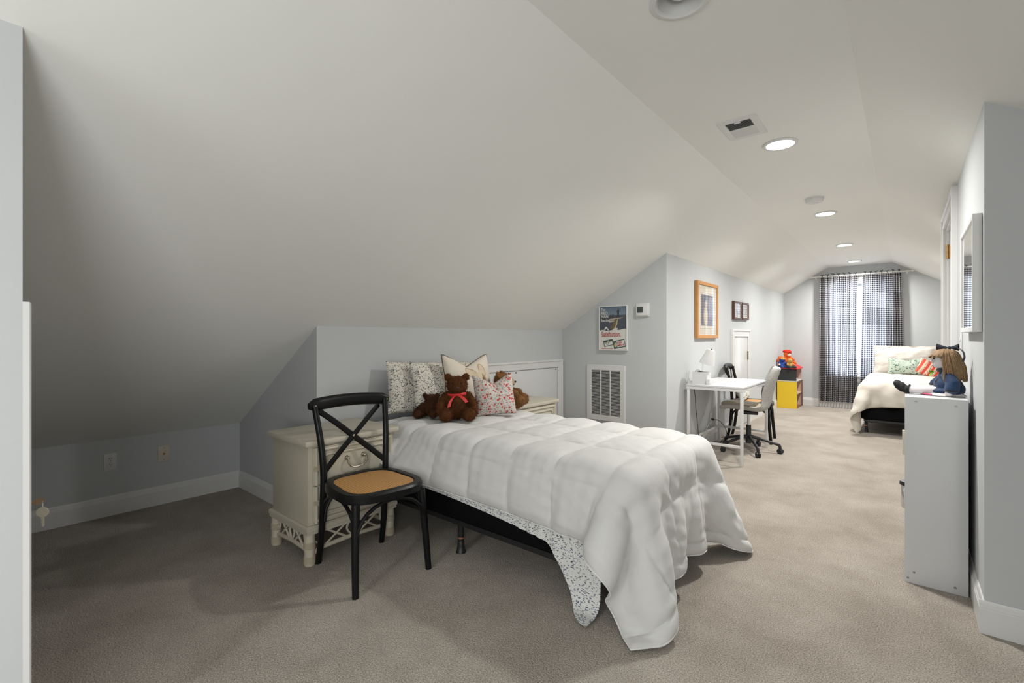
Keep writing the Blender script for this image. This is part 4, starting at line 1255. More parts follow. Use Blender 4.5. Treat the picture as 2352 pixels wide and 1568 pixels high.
# ------------------------------------------------------------------ the near bed
BX0, BX1, BY0, BY1, BZ = -2.84, -0.86, 1.80, 2.78, 0.62
def make_bed(label, x0, x1, y0, y1, legs_x, legs_y, mattress_m):
    t = thing('bed', label, 'bed', ((x0 + x1) / 2, (y0 + y1) / 2, 0), 0)
    hx, hy = (x1 - x0) / 2, (y1 - y0) / 2
    G().cbox((-hx, -hy, .185), (hx, hy, .385), .025).build('box_spring', 'black_fabric', t)
    o = G().cbox((-hx + .005, -hy + .005, .386), (hx - .005, hy - .005, .612), .05).build('mattress', mattress_m, t)
    set_uv(o.data, [(v.co.x + v.co.z * .5, v.co.y + v.co.z) for v in o.data.vertices])
    g = G(); r_ = .03
    g.frame(-hx + .03, hx - .03, -hy + .012, hy - .012, .035, .158, .184, lambda u, v, q: (u, v, q), .004)
    g.build('frame_rail', 'black_metal', t, 25)
    for lx in legs_x:
        for ly in legs_y:
            x, y = lx - t.location.x, ly - t.location.y
            lg = G().lathe([(.014, .055), (.018, .06), (.018, .17), (.014, .172)], (x, y, 0), 'z', 14).build('leg', 'black_metal', t)
            G().lathe([(.0, 0), (.028, 0), (.028, .006), (.024, .012), (.020, .04), (.017, .075), (.015, .078)], (x, y, 0), 'z', 16).build('glide', 'black_plastic', lg)
            G().lathe([(.0185, .078), (.0195, .079), (.0195, .087), (.0185, .088)], (x, y, 0), 'z', 16, False).build('band', 'copper', lg)
    return t
make_bed('twin bed on black metal frame by the nightstands, under a white comforter', BX0, BX1, BY0, BY1, (-2.62, -1.909, -1.131), (1.835, 2.745), 'floral_blue')

def sstep(a, b, x):
    t = min(1, max(0, (x - a) / (b - a))); return t * t * (3 - 2 * t)
# printed top sheet hanging below the comforter, with a long corner at the foot
STEP = .03
fs = flat_sheet(-2.76, -.985, lambda x: BY0 - (.255 + .085 * (x + 2.03)) - .30 * sstep(-1.30, -1.0, x), lambda x: BY1 + .30, STEP)
P = drape(fs, (BX0, BY0, 0), (BX1, BY1, BZ), .06, steps=200, pin=True, stiff=1, seed=3)
P = relax(upsample(P, 3), 1); F2 = upsample(fs, 3)
sheet, _ = cloth_object('top_sheet', P, F2, np.full(P.shape[:2], .0015), 'floral_blue', None)
tag(sheet, 'blue leaf print sheet hanging out below the white comforter', 'sheet')
# quilted comforter
fd = flat_sheet(-2.62, BX1 + .46, lambda x: BY0 - .225 - .055 * min(1.4, (x + 2.33) / 1.2), lambda x: BY1 + .33, STEP)
P = drape(fd, (BX0, BY0, 0), (BX1, BY1, BZ), .085, steps=320, pin=True, stiff=2, seed=5, thick=.012, floor=.02)
P = upsample(relax(P, 1), 4); F2 = upsample(fd, 4)
def quilt(F2, x0, dx, y0, dy, amp):
    u = (F2[..., 0] - x0) / dx; v = (F2[..., 1] - y0) / dy
    a = np.abs(np.sin(np.pi * u)) ** .55; b = np.abs(np.sin(np.pi * v)) ** .55
    e = np.minimum.reduce([F2[..., 1] - F2[:, :1, 1], F2[:, -1:, 1] - F2[..., 1], F2[-1:, :, 0] - F2[..., 0]])
    ed = np.clip(e / .05, 0, 1) ** .5
    h = amp * (.15 + .85 * a * b) * ed
    wr = np.zeros_like(h)
    for k, (fx, fy, ph) in enumerate(((60, 17, .3), (-45, 38, 1.1), (25, 70, 2.0), (95, -30, .7))):
        wr += np.sin(F2[..., 0] * fx + F2[..., 1] * fy + ph + 3 * np.sin(F2[..., 0] * 7 + k) + 3 * np.sin(F2[..., 1] * 9 - k))
    seam = (1 - a * b) ** 1.0
    return h + wr * .0011 * (.35 + seam) * ed + .0005
H_ = quilt(F2, -2.05, .265, 2.13, .36, .030)
duv, T = cloth_object('comforter', P, F2, H_, 'duvet', None)
tag(duv, 'white quilted comforter with drooping corners spread over the near bed', 'comforter')
G().tube(hem(T, ('y0', 'x1', 'y1')), .0035, 6).build('piping', 'piping_white', duv)

# ------------------------------------------------------------------ pillows and toys on the near bed
def put(o, loc, lean, rz, roll=0.0):
    o.location = loc; o.rotation_mode = 'XYZ'; o.rotation_euler = (-lean, roll, rz); return o
H90 = math.pi / 2
BT = .660                                  # resting height on the comforter
o = pillow('pillow', .64, .37, .14, 'floral_sham', pinch=.03, seed=1, wrinkle=.006)
put(o, (-2.715, 2.245, .648), .18, H90, .075); tag(o, 'cream leaf print pillow leaning on the wall, leftmost on the near bed', 'pillow', 'leaf print pillows')
o = pillow('pillow', .64, .39, .15, 'floral_sham', pinch=.03, seed=2, wrinkle=.006)
put(o, (-2.555, 2.375, .640), .26, H90 - .06, .03); tag(o, 'cream leaf print pillow leaning in front of the leftmost one', 'pillow', 'leaf print pillows')
o = pillow('throw_pillow', .44, .42, .15, 'dog_linen', pinch=.05, chop=.20, seed=3, piping='piping_brown', wrinkle=.004, chopw=.95)
put(o, (-2.435, 2.445, BT), .20, H90 - .06, .02); tag(o, 'cream linen cushion with a dog print and dark piping behind the bears', 'cushion')
o = pillow('throw_pillow', .29, .29, .14, 'floral_pink', pinch=.05, chop=.22, seed=5, wrinkle=.005, chopw=.95)
put(o, (-2.17, 2.425, BT), .22, H90 - .60, -.06); tag(o, 'small pink rose print cushion in front of the tan teddy bear', 'cushion')

def bear(name, label, loc, rz, s, m, pose, fur_n, extra=None):
    t = thing(name, label, 'teddy bear', loc, rz, 'teddy bears on the near bed')
    def sc_(p): return tuple(c * s for c in p)
    balls = []
    for b in pose:
        if b[0] == 'limb': balls.append(('limb', [sc_(p) for p in b[1]], [r * s for r in b[2]]))
        else: balls.append((sc_(b[0]), sc_(b[1])))
    body = blob('body', balls, .0062 * s, m, t, 5)
    fur(body, fur_n, .012 * s, m)
    return t, sc_
sit = [((0, 0, .085), (.078, .085, .092)), ((.015, 0, .118), (.066, .075, .07)), ((.012, 0, .222), (.064, .071, .062)), ((.060, 0, .203), (.034, .038, .030)),
       ((-.002, -.060, .276), (.016, .027, .026)), ((-.002, .060, .276), (.016, .027, .026)),
       ('limb', [(.01, -.074, .150), (.050, -.105, .105), (.085, -.112, .062)], [.029, .028, .027]),
       ('limb', [(.01, .074, .150), (.050, .105, .105), (.075, .112, .060)], [.029, .028, .027]),
       ('limb', [(.02, -.055, .042), (.10, -.075, .040), (.135, -.078, .044)], [.044, .042, .042]),
       ('limb', [(.02, .055, .042), (.10, .075, .040), (.135, .078, .044)], [.044, .042, .042])]
# brown bear with the red ribbon, facing the camera
t, q = bear('teddy_bear', 'dark brown teddy bear wearing a red ribbon, facing the camera', (-2.318, 2.190, BT - .004), -.72, 1.0, 'fur_brown', sit, 5200)
G().ball((.088, 0, .212), (.010, .013, .009), None, 12, 8).build('nose', 'bear_nose', t)
for y in (-.026, .026): G().ball((.066, y, .240), .0065, None, 10, 8).build('eye', 'bead', t)
g = G()
n_ = 28
ring = [(.016 + .054 * math.cos(2 * math.pi * k / n_), .060 * math.sin(2 * math.pi * k / n_), .165 + .004 * math.sin(4 * math.pi * k / n_)) for k in range(n_ + 1)]
g.tube(ring, .0035, 8, False, 2.6); rb = g.build('ribbon', 'red', t, 60, None, 'red satin neck ribbon')
for q_, pts in ((-1, [(.075, -.004, .166), (.092, -.028, .150), (.098, -.048, .118), (.100, -.056, .088)]), (1, [(.075, .004, .166), (.094, .022, .158), (.104, .044, .140), (.108, .060, .120)])):
    P = smooth_path(pts, 6)
    ga = np.array([[(p.x - .002, p.y - .009, p.z - .002), (p.x, p.y + .009, p.z + .002)] for p in P])
    gg = G(); V = []
    for p in P: V += [(p.x, p.y - .010, p.z - .003), (p.x, p.y + .010, p.z + .003), (p.x - .0015, p.y + .010, p.z + .003), (p.x - .0015, p.y - .010, p.z - .003)]
    F = []
    for i in range(len(P) - 1):
        for k in range(4): F.append((i * 4 + k, i * 4 + (k + 1) % 4, (i + 1) * 4 + (k + 1) % 4, (i + 1) * 4 + k))
    gg.add(V, F).build('ribbon_tail', 'red', rb, 60)
G().ball((.074, 0, .166), (.009, .013, .010), None, 10, 8).build('ribbon_knot', 'red', rb)
# small dark bear lying to the left of it
lie = [((0, 0, .060), (.062, .060, .058)), ((-.045, .0, .112), (.050, .052, .046)), ((-.062, .0, .092), (.026, .028, .024)), ((-.030, -.046, .148), (.012, .020, .020)), ((-.030, .046, .150), (.012, .020, .020)),
       ('limb', [(.01, -.050, .080), (.03, -.085, .045), (.05, -.095, .030)], [.023, .022, .022]), ('limb', [(.0, .050, .080), (.02, .085, .05)], [.023, .022]),
       ('limb', [(.02, -.035, .035), (.10, -.060, .030), (.130, -.062, .036)], [.032, .030, .032]), ('limb', [(.03, .035, .035), (.11, .050, .032)], [.032, .030])]
t, q = bear('teddy_bear', 'small dark teddy bear slumped left of the ribboned bear', (-2.49, 2.105, BT + .002), -.95, .92, 'fur_dark', lie, 2600)
G().ball((-.080, 0, .088), (.007, .009, .007), None, 10, 8).build('nose', 'bead', t)
for y in (-.019, .019): G().ball((-.086 + .012, y, .118), .005, None, 10, 8).build('eye', 'bead', t)
# lighter bear behind the pink cushion, looking to the right
prof = [((0, 0, .085), (.080, .082, .092)), ((.012, 0, .215), (.066, .066, .062)), ((.068, 0, .203), (.036, .034, .028)),
        ((-.010, -.058, .262), (.016, .024, .026)), ((-.010, .058, .262), (.016, .024, .026)),
        ('limb', [(.02, -.072, .150), (.085, -.092, .128), (.125, -.085, .130)], [.030, .029, .031]), ('limb', [(.02, .072, .150), (.085, .092, .125), (.12, .085, .120)], [.030, .029, .031]),
        ('limb', [(.03, -.055, .045), (.120, -.085, .050), (.165, -.088, .078)], [.046, .044, .044]), ('limb', [(.03, .055, .045), (.12, .08, .048), (.16, .085, .070)], [.046, .044, .044])]
t, q = bear('teddy_bear', 'tan brown teddy bear in profile behind the pink cushion', (-2.365, 2.690, BT - .004), .50, 1.0, 'fur_tan', prof, 4600)
m_ = blob('muzzle', [((.078, 0, .200), (.034, .033, .026))], .005, 'fur_muzzle', t, 3)
G().ball((.112, 0, .208), (.009, .011, .008), None, 12, 8).build('nose', 'bead', t)
for y in (-.030, .030): G().ball((.066, y, .236), .0065, None, 10, 8).build('eye', 'bead', t)

# ------------------------------------------------------------------ desk corner
t = thing('desk', 'small white desk with slim metal legs against the knee wall', 'desk', (-1.415, 5.205, 0))
dx, dy = .262, .512
G().cbox((-dx, -dy, .716), (dx, dy, .736), .002).build('desk_top', 'white_lam', t, 25)
g = G().frame(-dx + .002, dx - .002, -dy + .002, dy - .002, .026, .690, .715, lambda u, v, q: (u, v, q), .002)
g.build('apron_frame', 'white_metal', t, 25)
for qx in (-1, 1):
    for qy in (-1, 1):
        x, y = qx * (dx - .017), qy * (dy - .017)
        G().cbox((x - .0125, y - .0125, 0), (x + .0125, y + .0125, .692), .002).build('leg', 'white_metal', t, 25)
for qy in (-1, 1):
    y = qy * (dy - .017)
    G().cbox((-dx + .029, y - .009, .165), (dx - .029, y + .009, .190), .002).build('stretcher', 'white_metal', t, 25)
x = -dx + .017
G().cbox((x - .009, -dy + .029, .165), (x + .009, dy - .029, .190), .002).build('stretcher', 'white_metal', t, 25)

# desk lamp with organiser base
t = thing('desk_lamp', 'white gooseneck desk lamp with box organiser base on the desk', 'lamp', (-1.575, 4.83, .736))
g = G(); bw, bd, bh = .072, .055, .118
G().frame(-bw, bw, -bd, bd, .004, 0, bh, lambda u, v, q: (u, v, q), .001).build('organiser_box', 'white_plastic', t, 25)
G().box((-bw + .003, -bd + .003, 0.001), (bw - .003, bd - .003, .05)).build('box_floor', 'white_plastic', t)
G().cbox((bw - .001, -bd - .03, 0), (bw + .035, bd - .02, .055), .003).build('phone_ledge', 'white_plastic', t, 25)
neck = smooth_path([(.012, .0, .05), (.012, 0, .16), (.010, .002, .22), (.022, .003, .262), (.050, .004, .280), (.075, .004, .282)], 6)
G().tube(neck, .005, 10).build('gooseneck', 'chrome', t)
ax = Matrix.Translation((.088, .004, .318)) @ Matrix.Rotation(.30, 4, 'Y') @ Matrix.Rotation(math.pi, 4, 'X')
G().lathe([(.0, -.020), (.036, -.020), (.040, -.014), (.075, .125), (.072, .125), (.038, -.010), (.0, -.014)], (0, 0, 0), 'z', 32, False).xf(ax).build('shade', 'white_plastic', t, 40)
G().lathe([(0, -.030), (.006, -.030), (.006, -.019), (0, -.019)], (0, 0, 0), 'z', 10).xf(ax).build('switch', 'black_plastic', t)
G().lathe([(0, -.008), (.014, -.006), (.016, .03), (.028, .06), (.026, .085), (0, .098)], (0, 0, 0), 'z', 16, False).xf(ax).build('bulb', 'bulb_off', t)
# things standing in the organiser
t = thing('cable_loop', 'thin black cable loop poking out of the lamp organiser box', 'cable', (-1.605, 4.815, .788))
G().tube([(.026 * math.cos(a), .006 * math.sin(2 * a), .055 + .030 * math.sin(a)) for a in [math.pi * k / 14 for k in range(15)]] + [(-.026, 0, .0), (-.02, 0, -.001)], .0022, 6).build('cable', 'black_plastic', t)
t = thing('pen', 'dark pen lying across the lamp organiser box', 'pen', (-1.588, 4.845, .857))
G().tube([(-.02, -.01, -.0), (.02, .012, .0)], .0035, 8).build('barrel', 'black_plastic', t)
G().tube([(.02, .012, 0), (.027, .0159, 0)], [.0033, .001], 8).build('tip', 'chrome', t)
# lamp cord behind the desk
t = thing('lamp_cord', 'pale lamp cord running down the wall behind the organiser box', 'cord', (xK + .012, 4.80, .74))
G().tube(smooth_path([(.06, .03, .02), (.02, .01, .02), (.006, .0, .10), (.008, .03, .12), (.004, .02, .04), (.002, .0, -.05), (.004, .06, -.30), (.002, .10, -.55), (.012, .35, -.62), (.006, .70, -.50), (.004, .775, -.474)], 6), .0025, 6).build('cable', 'cord_white', t)
t = thing('charging_cable', 'black cord with a plug hanging from the outlet under the desk', 'cord', (xK + .009, 5.58, .264))
G().cbox((0, -.012, -.010), (.030, .012, .012), .004).build('plug', 'black_plastic', t)
G().tube(smooth_path([(.028, 0, .0), (.075, .004, -.004), (.120, .012, -.045), (.150, .02, -.10), (.155, .03, -.17), (.120, .04, -.215), (.095, .03, -.245), (.100, .0, -.255)], 6), .0032, 6).build('cable', 'black_plastic', t)
t = thing('charger_cord', 'thin black cord hanging down inside the near desk leg', 'cord', (-1.655, 4.74, .0))
G().tube(smooth_path([(.034, .012, .714), (.036, .014, .68), (.040, .03, .60), (.044, .04, .48), (.056, .06, .30), (.06, .09, .14), (.075, .12, .012), (.16, .22, .006)], 6), .003, 6).build('cable', 'black_plastic', t)

# office chair
t = thing('office_chair', 'light grey upholstered swivel chair pushed up to the white desk', 'chair', (-1.280, 5.420, 0), math.pi + .22)
prof = smooth_path([(.235, .425), (.225, .452), (.17, .462), (.05, .452), (-.07, .440), (-.135, .452), (-.165, .500), (-.178, .58), (-.200, .70), (-.232, .82), (-.252, .885)], 5) if False else None
def shell():
    ctrl = [(.245, .430), (.215, .452), (.12, .456), (.00, .446), (-.10, .442), (-.165, .470), (-.195, .535), (-.212, .62), (-.240, .74), (-.272, .85), (-.285, .890)]
    wid = [.150, .195, .225, .230, .220, .180, .160, .185, .205, .165, .105]
    cp = smooth_path([(a, 0, b) for a, b in ctrl], 5); wp = smooth_path([(w_, 0, 0) for w_ in wid], 5)
    n = len(cp); m = 21
    up = []; lo = []; UV = []
    for i in range(n):
        p = cp[i]; tg = (cp[min(i + 1, n - 1)] - cp[max(i - 1, 0)]).normalized()
        nr = Vector((tg.z, 0, -tg.x))              # points to the sitter's side
        if nr.dot(Vector((.3, 0, 1))) < 0: nr = -nr
        w_ = wp[i].x; s_ = i / (n - 1)
        bend = .045 + .045 * math.exp(-((s_ - .72) / .22) ** 2)
        for j in range(m):
            u = -1 + 2 * j / (m - 1)
            th = .019 * (1 - u ** 8) ** .5 * min(1, (i + .4) / 2.0, (n - .6 - i) / 2.0)
            c = p + nr * (bend * u * u) + Vector((0, u * w_, 0))
            up.append(c + nr * th); lo.append(c - nr * th); UV.append((u * w_, s_))
    I = lambda i, j: i * m + j
    F = []; o = n * m
    for i in range(n - 1):
        for j in range(m - 1):
            F.append((I(i, j), I(i + 1, j), I(i + 1, j + 1), I(i, j + 1))); F.append((o + I(i, j), o + I(i, j + 1), o + I(i + 1, j + 1), o + I(i + 1, j)))
    for i in range(n - 1):
        F.append((I(i, 0), o + I(i, 0), o + I(i + 1, 0), I(i + 1, 0))); F.append((I(i, m - 1), I(i + 1, m - 1), o + I(i + 1, m - 1), o + I(i, m - 1)))
    for j in range(m - 1):
        F.append((I(0, j), I(0, j + 1), o + I(0, j + 1), o + I(0, j))); F.append((I(n - 1, j), o + I(n - 1, j), o + I(n - 1, j + 1), I(n - 1, j + 1)))
    me = bpy.data.meshes.new('shell'); me.from_pydata([tuple(v) for v in up + lo], [], F); me.update(); set_uv(me, UV + UV)
    sh = link('seat_shell', me, 'office_fabric', t, 60)
    g = G(); P = np.array([[tuple(Vector(up[I(i, j)]) + Vector((.0015, 0, .0025))) for j in range(3, m - 3)] for i in range(3, 26)])
    g.grid(P).build('seat_pad', 'seat_inner', sh, 60, None, 'beige inner seat')
shell()
g = G().cbox((-.09, -.075, .392), (.08, .075, .424), .012); g.build('seat_plate', 'black_plastic', t)
G().tube([(.0, -.06, .400), (-.02, -.14, .392), (-.02, -.185, .376)], [.006, .006, .012], 8).build('height_lever', 'black_plastic', t)
G().tube([(0, 0, .225), (0, 0, .395)], .014, 16).build('gas_lift', 'chrome', t)
G().lathe([(.0, .085), (.030, .085), (.030, .13), (.025, .15), (.024, .275), (0, .275)], (0, 0, 0), 'z', 20).build('hub', 'black_plastic', t)
for k in range(5):
    a = 2 * math.pi * k / 5 + .62
    c_, s_ = math.cos(a), math.sin(a)
    lg = G().tube(smooth_path([(c_ * .022, s_ * .022, .155), (c_ * .10, s_ * .10, .140), (c_ * .20, s_ * .20, .112), (c_ * .262, s_ * .262, .096), (c_ * .285, s_ * .285, .082), (c_ * .29, s_ * .29, .048)], 5), [.0165] * 5 + [.0145] * 20 + [.011], 10).build('base_leg', 'black_plastic', t)
    d_ = Vector((-s_, c_, 0)) if k % 2 else Vector((-s_ * .8 + c_ * .5, c_ * .8 + s_ * .5, 0)).normalized()
    ctr = Vector((c_ * .29, s_ * .29, .0275))
    g = G()
    for q_ in (-1, 1):
        R_ = Matrix.Translation(ctr + d_ * (q_ * .012)) @ d_.to_track_quat('Z', 'Y').to_matrix().to_4x4()
        g.lathe([(0, -.010), (.022, -.010), (.027, -.006), (.027, .006), (.022, .010), (0, .010)], (0, 0, 0), 'z', 20).xf(Matrix()) if False else None
        gg = G().lathe([(0, -.010), (.022, -.010), (.027, -.006), (.027, .006), (.022, .010), (0, .010)], (0, 0, 0), 'z', 20).xf(R_)
        g.add(gg.v, gg.f)
    g.build('caster', 'black_plastic', lg)
# cushion on the second cross-back chair
o = pillow('throw_pillow', .40, .24, .12, 'floral_green_white', pinch=.05, seed=8)
put(o, (-1.455, 6.05, .462), .45, H90 + .10); tag(o, 'pale green sprig print cushion lying on the chair behind the desk', 'cushion')

# ------------------------------------------------------------------ toy house with toys on its roof
t = thing('toy_house', 'yellow and black wooden toy house with red roof in the far corner', 'dollhouse', (-1.555, 9.36, 0))
hx, hy, zl_, zt = .145, .26, .465, .665
g = G(); G().box((-hx, -hy, 0), (hx, -hy + .012, zl_ - .012)).build('yellow_wall', 'toy_yellow', t)
G().box((-hx, hy - .012, 0), (hx - .003, hy, zl_ - .012)).build('back_wall', 'toy_pink', t)
G().box((-hx, -hy + .012, 0), (-hx + .012, hy - .012, zl_ - .012)).build('side_wall', 'toy_pink', t)
G().box((-hx, -hy + .012, .0), (hx, hy - .012, .014)).build('floor_board', 'toy_brown', t)
G().box((-hx + .012, -hy + .012, .232), (hx - .004, hy - .012, .244)).build('shelf_board', 'toy_wood', t)
G().box((-hx - .004, -hy - .006, zl_ - .012), (hx + .002, hy, zl_)).build('ledge_board', 'white_lam', t)
G().cbox((hx - .002, hy - .028, 0), (hx + .010, hy + .006, zl_ - .013), .002).build('corner_post', 'toy_brown', t)
G().prism([(-hx + .005, -hy + .002, zl_ + .001), (hx - .006, -hy + .002, zl_ + .001), (hx - .006, -hy + .03, zt), (-hx + .055, -hy + .03, zt)], (0, .010, 0)).build('blackboard_wall', 'toy_black', t)
G().prism([(-hx + .005, hy - .014, zl_ + .001), (hx - .006, hy - .014, zl_ + .001), (hx - .006, hy - .035, zt), (-hx + .055, hy - .035, zt)], (0, .010, 0)).build('attic_wall', 'toy_pink', t)
G().prism([(-hx + .005, -hy + .03, zl_ + .001), (-hx + .017, -hy + .03, zl_ + .001), (-hx + .065, -hy + .03, zt), (-hx + .053, -hy + .03, zt)], (0, 2 * hy - .07, 0)).build('attic_side', 'toy_black', t)
G().prism([(-hx + .03, -hy + .02, zt), (hx + .022, -hy + .0, zt), (hx + .022, -hy + .0, zt + .008), (-hx + .03, -hy + .02, zt + .008)], (0, 2 * hy - .03, 0)).build('roof_board', 'toy_red', t)
g = G(); g.add([(-hx + .03, -hy + .02, zt + .009), (hx + .022, -hy, zt + .009), (hx + .022, hy - .03, zt + .009), (-hx + .03, hy - .03, zt + .009), (-.02, -.10, zt + .125), (-.02, .10, zt + .125)],
      [(0, 1, 4), (1, 2, 5, 4), (2, 3, 5), (3, 0, 4, 5), (0, 3, 2, 1)])
g.build('red_roof', 'toy_red', t, None)
# small toys inside
for k, (y, z, m_, lab) in enumerate(((-.10, zl_ + .002, 'paper', 'pale toy bed on the upper floor of the toy house'), (.05, zl_ + .002, 'doll_white', 'white toy chair on the upper floor of the toy house'), (-.12, .245, 'black_plastic', 'dark toy stove on the middle shelf of the toy house'))):
    tt = thing('toy_furniture', lab, 'toy', (-1.555 + .06, 9.36 + y, z))
    G().cbox((-.03, -.04, 0), (.04, .04, .030), .004).build('seat_block', m_, tt)
    G().cbox((-.03, -.04, .031), (-.018, .04, .085), .003).build('back_board', m_, tt)
# plush toys heaped on the roof
def plush(name, label, loc, rz, s, m, parts):
    t = thing(name, label, 'soft toy', loc, rz, 'soft toys heaped on the toy house')
    def sc_(p): return tuple(c * s for c in p)
    pose = [((0, 0, .085), (.065, .075, .085)), ((.01, 0, .215), (.072, .078, .070)),
            ('limb', [(.01, -.070, .140), (.06, -.105, .10)], [.027, .025]), ('limb', [(.01, .070, .140), (.06, .105, .10)], [.027, .025]),
            ('limb', [(.03, -.045, .036), (.13, -.075, .040)], [.038, .034]), ('limb', [(.03, .045, .036), (.13, .075, .040)], [.038, .034])]
    b = [('limb', [sc_(p) for p in q[1]], [r * s for r in q[2]]) if q[0] == 'limb' else (sc_(q[0]), sc_(q[1])) for q in pose]
    blob('body', b, .009 * s, m, t, 4)
    for nm, bs, mm in parts:
        blob(nm, [('limb', [sc_(p) for p in q[1]], [r * s for r in q[2]]) if q[0] == 'limb' else (sc_(q[0]), sc_(q[1])) for q in bs], .009 * s, mm, t, 3)
    for y in (-.028, .028): G().ball(sc_((.078, y, .228)), .008 * s, None, 8, 6).build('eye', 'bead', t)
    return t
RZ = zt + .13
plush('plush_toy', 'orange plush toy with a red cap on top of the toy house', (-1.585, 9.30, RZ - .065), -.75, .82, 'orange_yarn',
      [('cap', [((-.005, 0, .270), (.082, .086, .040)), ((.055, 0, .258), (.050, .060, .012))], 'red_plush'), ('face', [((.052, 0, .205), (.036, .050, .042))], 'skin_cloth')])
plush('plush_toy', 'small doll in blue clothes leaning on the orange plush', (-1.640, 9.135, zt + .010), -.75, .66, 'blue_cloth',
      [('head', [((.012, 0, .218), (.070, .076, .068))], 'tan_plush'), ('hair', [((-.012, 0, .238), (.074, .086, .066)), ((-.03, .07, .19), (.04, .03, .05)), ((-.03, -.07, .19), (.04, .03, .05))], 'orange_yarn'), ('hands', [((.07, -.112, .092), (.028, .026, .026)), ((.07, .112, .092), (.028, .026, .026))], 'skin_cloth')])
plush('plush_toy', 'small tan plush in dark trousers on the red roof edge', (-1.520, 9.130, zt + .010), -.75, .58, 'tan_plush',
      [('trousers', [('limb', [(.03, -.045, .036), (.13, -.075, .040)], [.046, .042]), ('limb', [(.03, .045, .036), (.13, .075, .040)], [.046, .042]), ((0, 0, .05), (.072, .082, .055))], 'grey_cloth')])

# ------------------------------------------------------------------ curtains
rodz = 2.240; rody = YF - .085
t = thing('curtain_rod', 'white curtain rod across the far window', 'curtain rod', (-.605, rody, rodz))
G().tube([(-.655, 0, 0), (.655, 0, 0)], .010, 12).build('rod', 'rod', t)
for q_ in (-1, 1):
    G().lathe([(0, 0), (.010, 0), (.016, .010), (.019, .022), (.013, .038), (0, .042)], (0, 0, 0), 'x', 14).xf(Matrix.Translation((q_ * .655, 0, 0)) @ Matrix.Diagonal((q_, 1, 1, 1))).build('finial', 'rod', t)
    g = G().cbox((q_ * .61 - .008, 0, -.010), (q_ * .61 + .008, .083, .006), .002); g.cbox((q_ * .61 - .014, .075, -.035), (q_ * .61 + .014, .083, .03), .002); g.build('bracket', 'rod', t)
def curtain(label, xa, xb, xa2, xb2, zbot, seed):
    """panel hanging from xa..xb at the rod to xa2..xb2 at the hem"""
    t = thing('curtain', label, 'curtain', ((xa + xb) / 2, rody, 0), 0, 'gingham curtain panels')
    nx, nz = 150, 26; full = (xb - xa) * 1.12
    V = []; UV = []
    R_ = random.Random(seed); ph = [R_.uniform(0, 6.28) for _ in range(4)]
    npl = 13
    for j in range(nz):
        v = j / (nz - 1); z = rodz - .016 - v * (rodz - .016 - zbot)
        for i in range(nx):
            u = i / (nx - 1)
            x0_ = xa + (xb - xa) * u; x1_ = xa2 + (xb2 - xa2) * u
            x = x0_ * (1 - v) + x1_ * v
            amp = .020 + .012 * v
            uu = u + .012 * math.sin(5 * v + ph[0]) * v
            y = amp * math.sin(2 * math.pi * npl * uu + ph[1]) + .008 * math.sin(2 * math.pi * npl * .43 * uu + ph[2] + v)
            x += .004 * math.sin(4 * math.pi * npl * uu + ph[3])
            V.append((x - (xa + xb) / 2, y, z)); UV.append((u * full, z))
    F = [(j * nx + i, j * nx + i + 1, (j + 1) * nx + i + 1, (j + 1) * nx + i) for j in range(nz - 1) for i in range(nx - 1)]
    me = bpy.data.meshes.new('fabric'); me.from_pydata(V, [], F); me.update(); set_uv(me, UV)
    fb = link('fabric', me, 'gingham', t, 80)
    # knotted ties over the rod
    k_ = 7
    for i in range(k_):
        x = xa + (xb - xa) * (i + .5) / k_ - (xa + xb) / 2
        g = G()
        g.tube([(x, .012 * math.cos(a) - 0, rodz + .013 * math.sin(a)) for a in [2 * math.pi * q / 10 for q in range(11)]], .0035, 6, False)
        for q_ in (-1, 1):
            dx_ = R_.uniform(.012, .03) * q_
            g.tube(smooth_path([(x, -.014, rodz + .012), (x + dx_ * .5, -.022, rodz + .030 + R_.uniform(-.01, .012)), (x + dx_, -.02, rodz + .018 + R_.uniform(-.01, .02))], 4), .0042, 5)
        g.build('tie', 'piping_brown' if False else 'navy', t, 60)
    return t
curtain('left gingham curtain panel hanging by the far window', -1.150, -.612, -1.155, -.640, .105, 3)
curtain('right gingham curtain panel hanging behind the far bed', -.560, -.060, -.600, -.020, .105, 9)

# ------------------------------------------------------------------ the far bed
FX0, FX1, FY0, FY1 = -.44, .54, 7.27, 9.27
make_bed('twin bed with black box spring below the far window', FX0, FX1, FY0, FY1, (FX0 + .045, FX1 - .045), (7.475, 8.35, 9.10), 'sham_white')
fd = flat_sheet(FX0 - .43, FX1 + .38, lambda x: FY0 - .235, lambda x: FY1 - .12, .034)
P = drape(fd, (FX0, FY0, 0), (FX1, FY1, BZ), .085, steps=260, pin=False, stiff=2, seed=11, thick=.010, floor=.02)
P = upsample(relax(P, 1), 3); F2 = upsample(fd, 3)
e = np.minimum.reduce([F2[..., 0] - F2[:1, :, 0], F2[-1:, :, 0] - F2[..., 0], F2[..., 1] - F2[:, :1, 1]])
wr = sum(np.sin(F2[..., 0] * a + F2[..., 1] * b + 3 * np.sin(F2[..., 0] * 5 + a) + 2 * np.sin(F2[..., 1] * 6 + b)) for a, b in ((22, 9), (-14, 25), (8, 34), (40, -18)))
duv2, T2 = cloth_object('duvet', P, F2, .022 * np.clip(e / .06, 0, 1) ** .5 + .0035 * wr * np.clip(e / .06, 0, 1) + .002, 'duvet_cream', None)
tag(duv2, 'cream duvet with a drooping corner spread over the far bed', 'duvet')
o = pillow('pillow', .76, .45, .17, 'sham_white', pinch=.035, seed=21, flange=.14, wrinkle=.010)
put(o, (-.015, 9.18, .63), .22, 0); tag(o, 'large white flanged pillow standing on the far bed', 'pillow')
o = pillow('throw_pillow', .44, .25, .11, 'floral_green', pinch=.06, chop=.14, seed=23, chopw=1.0)
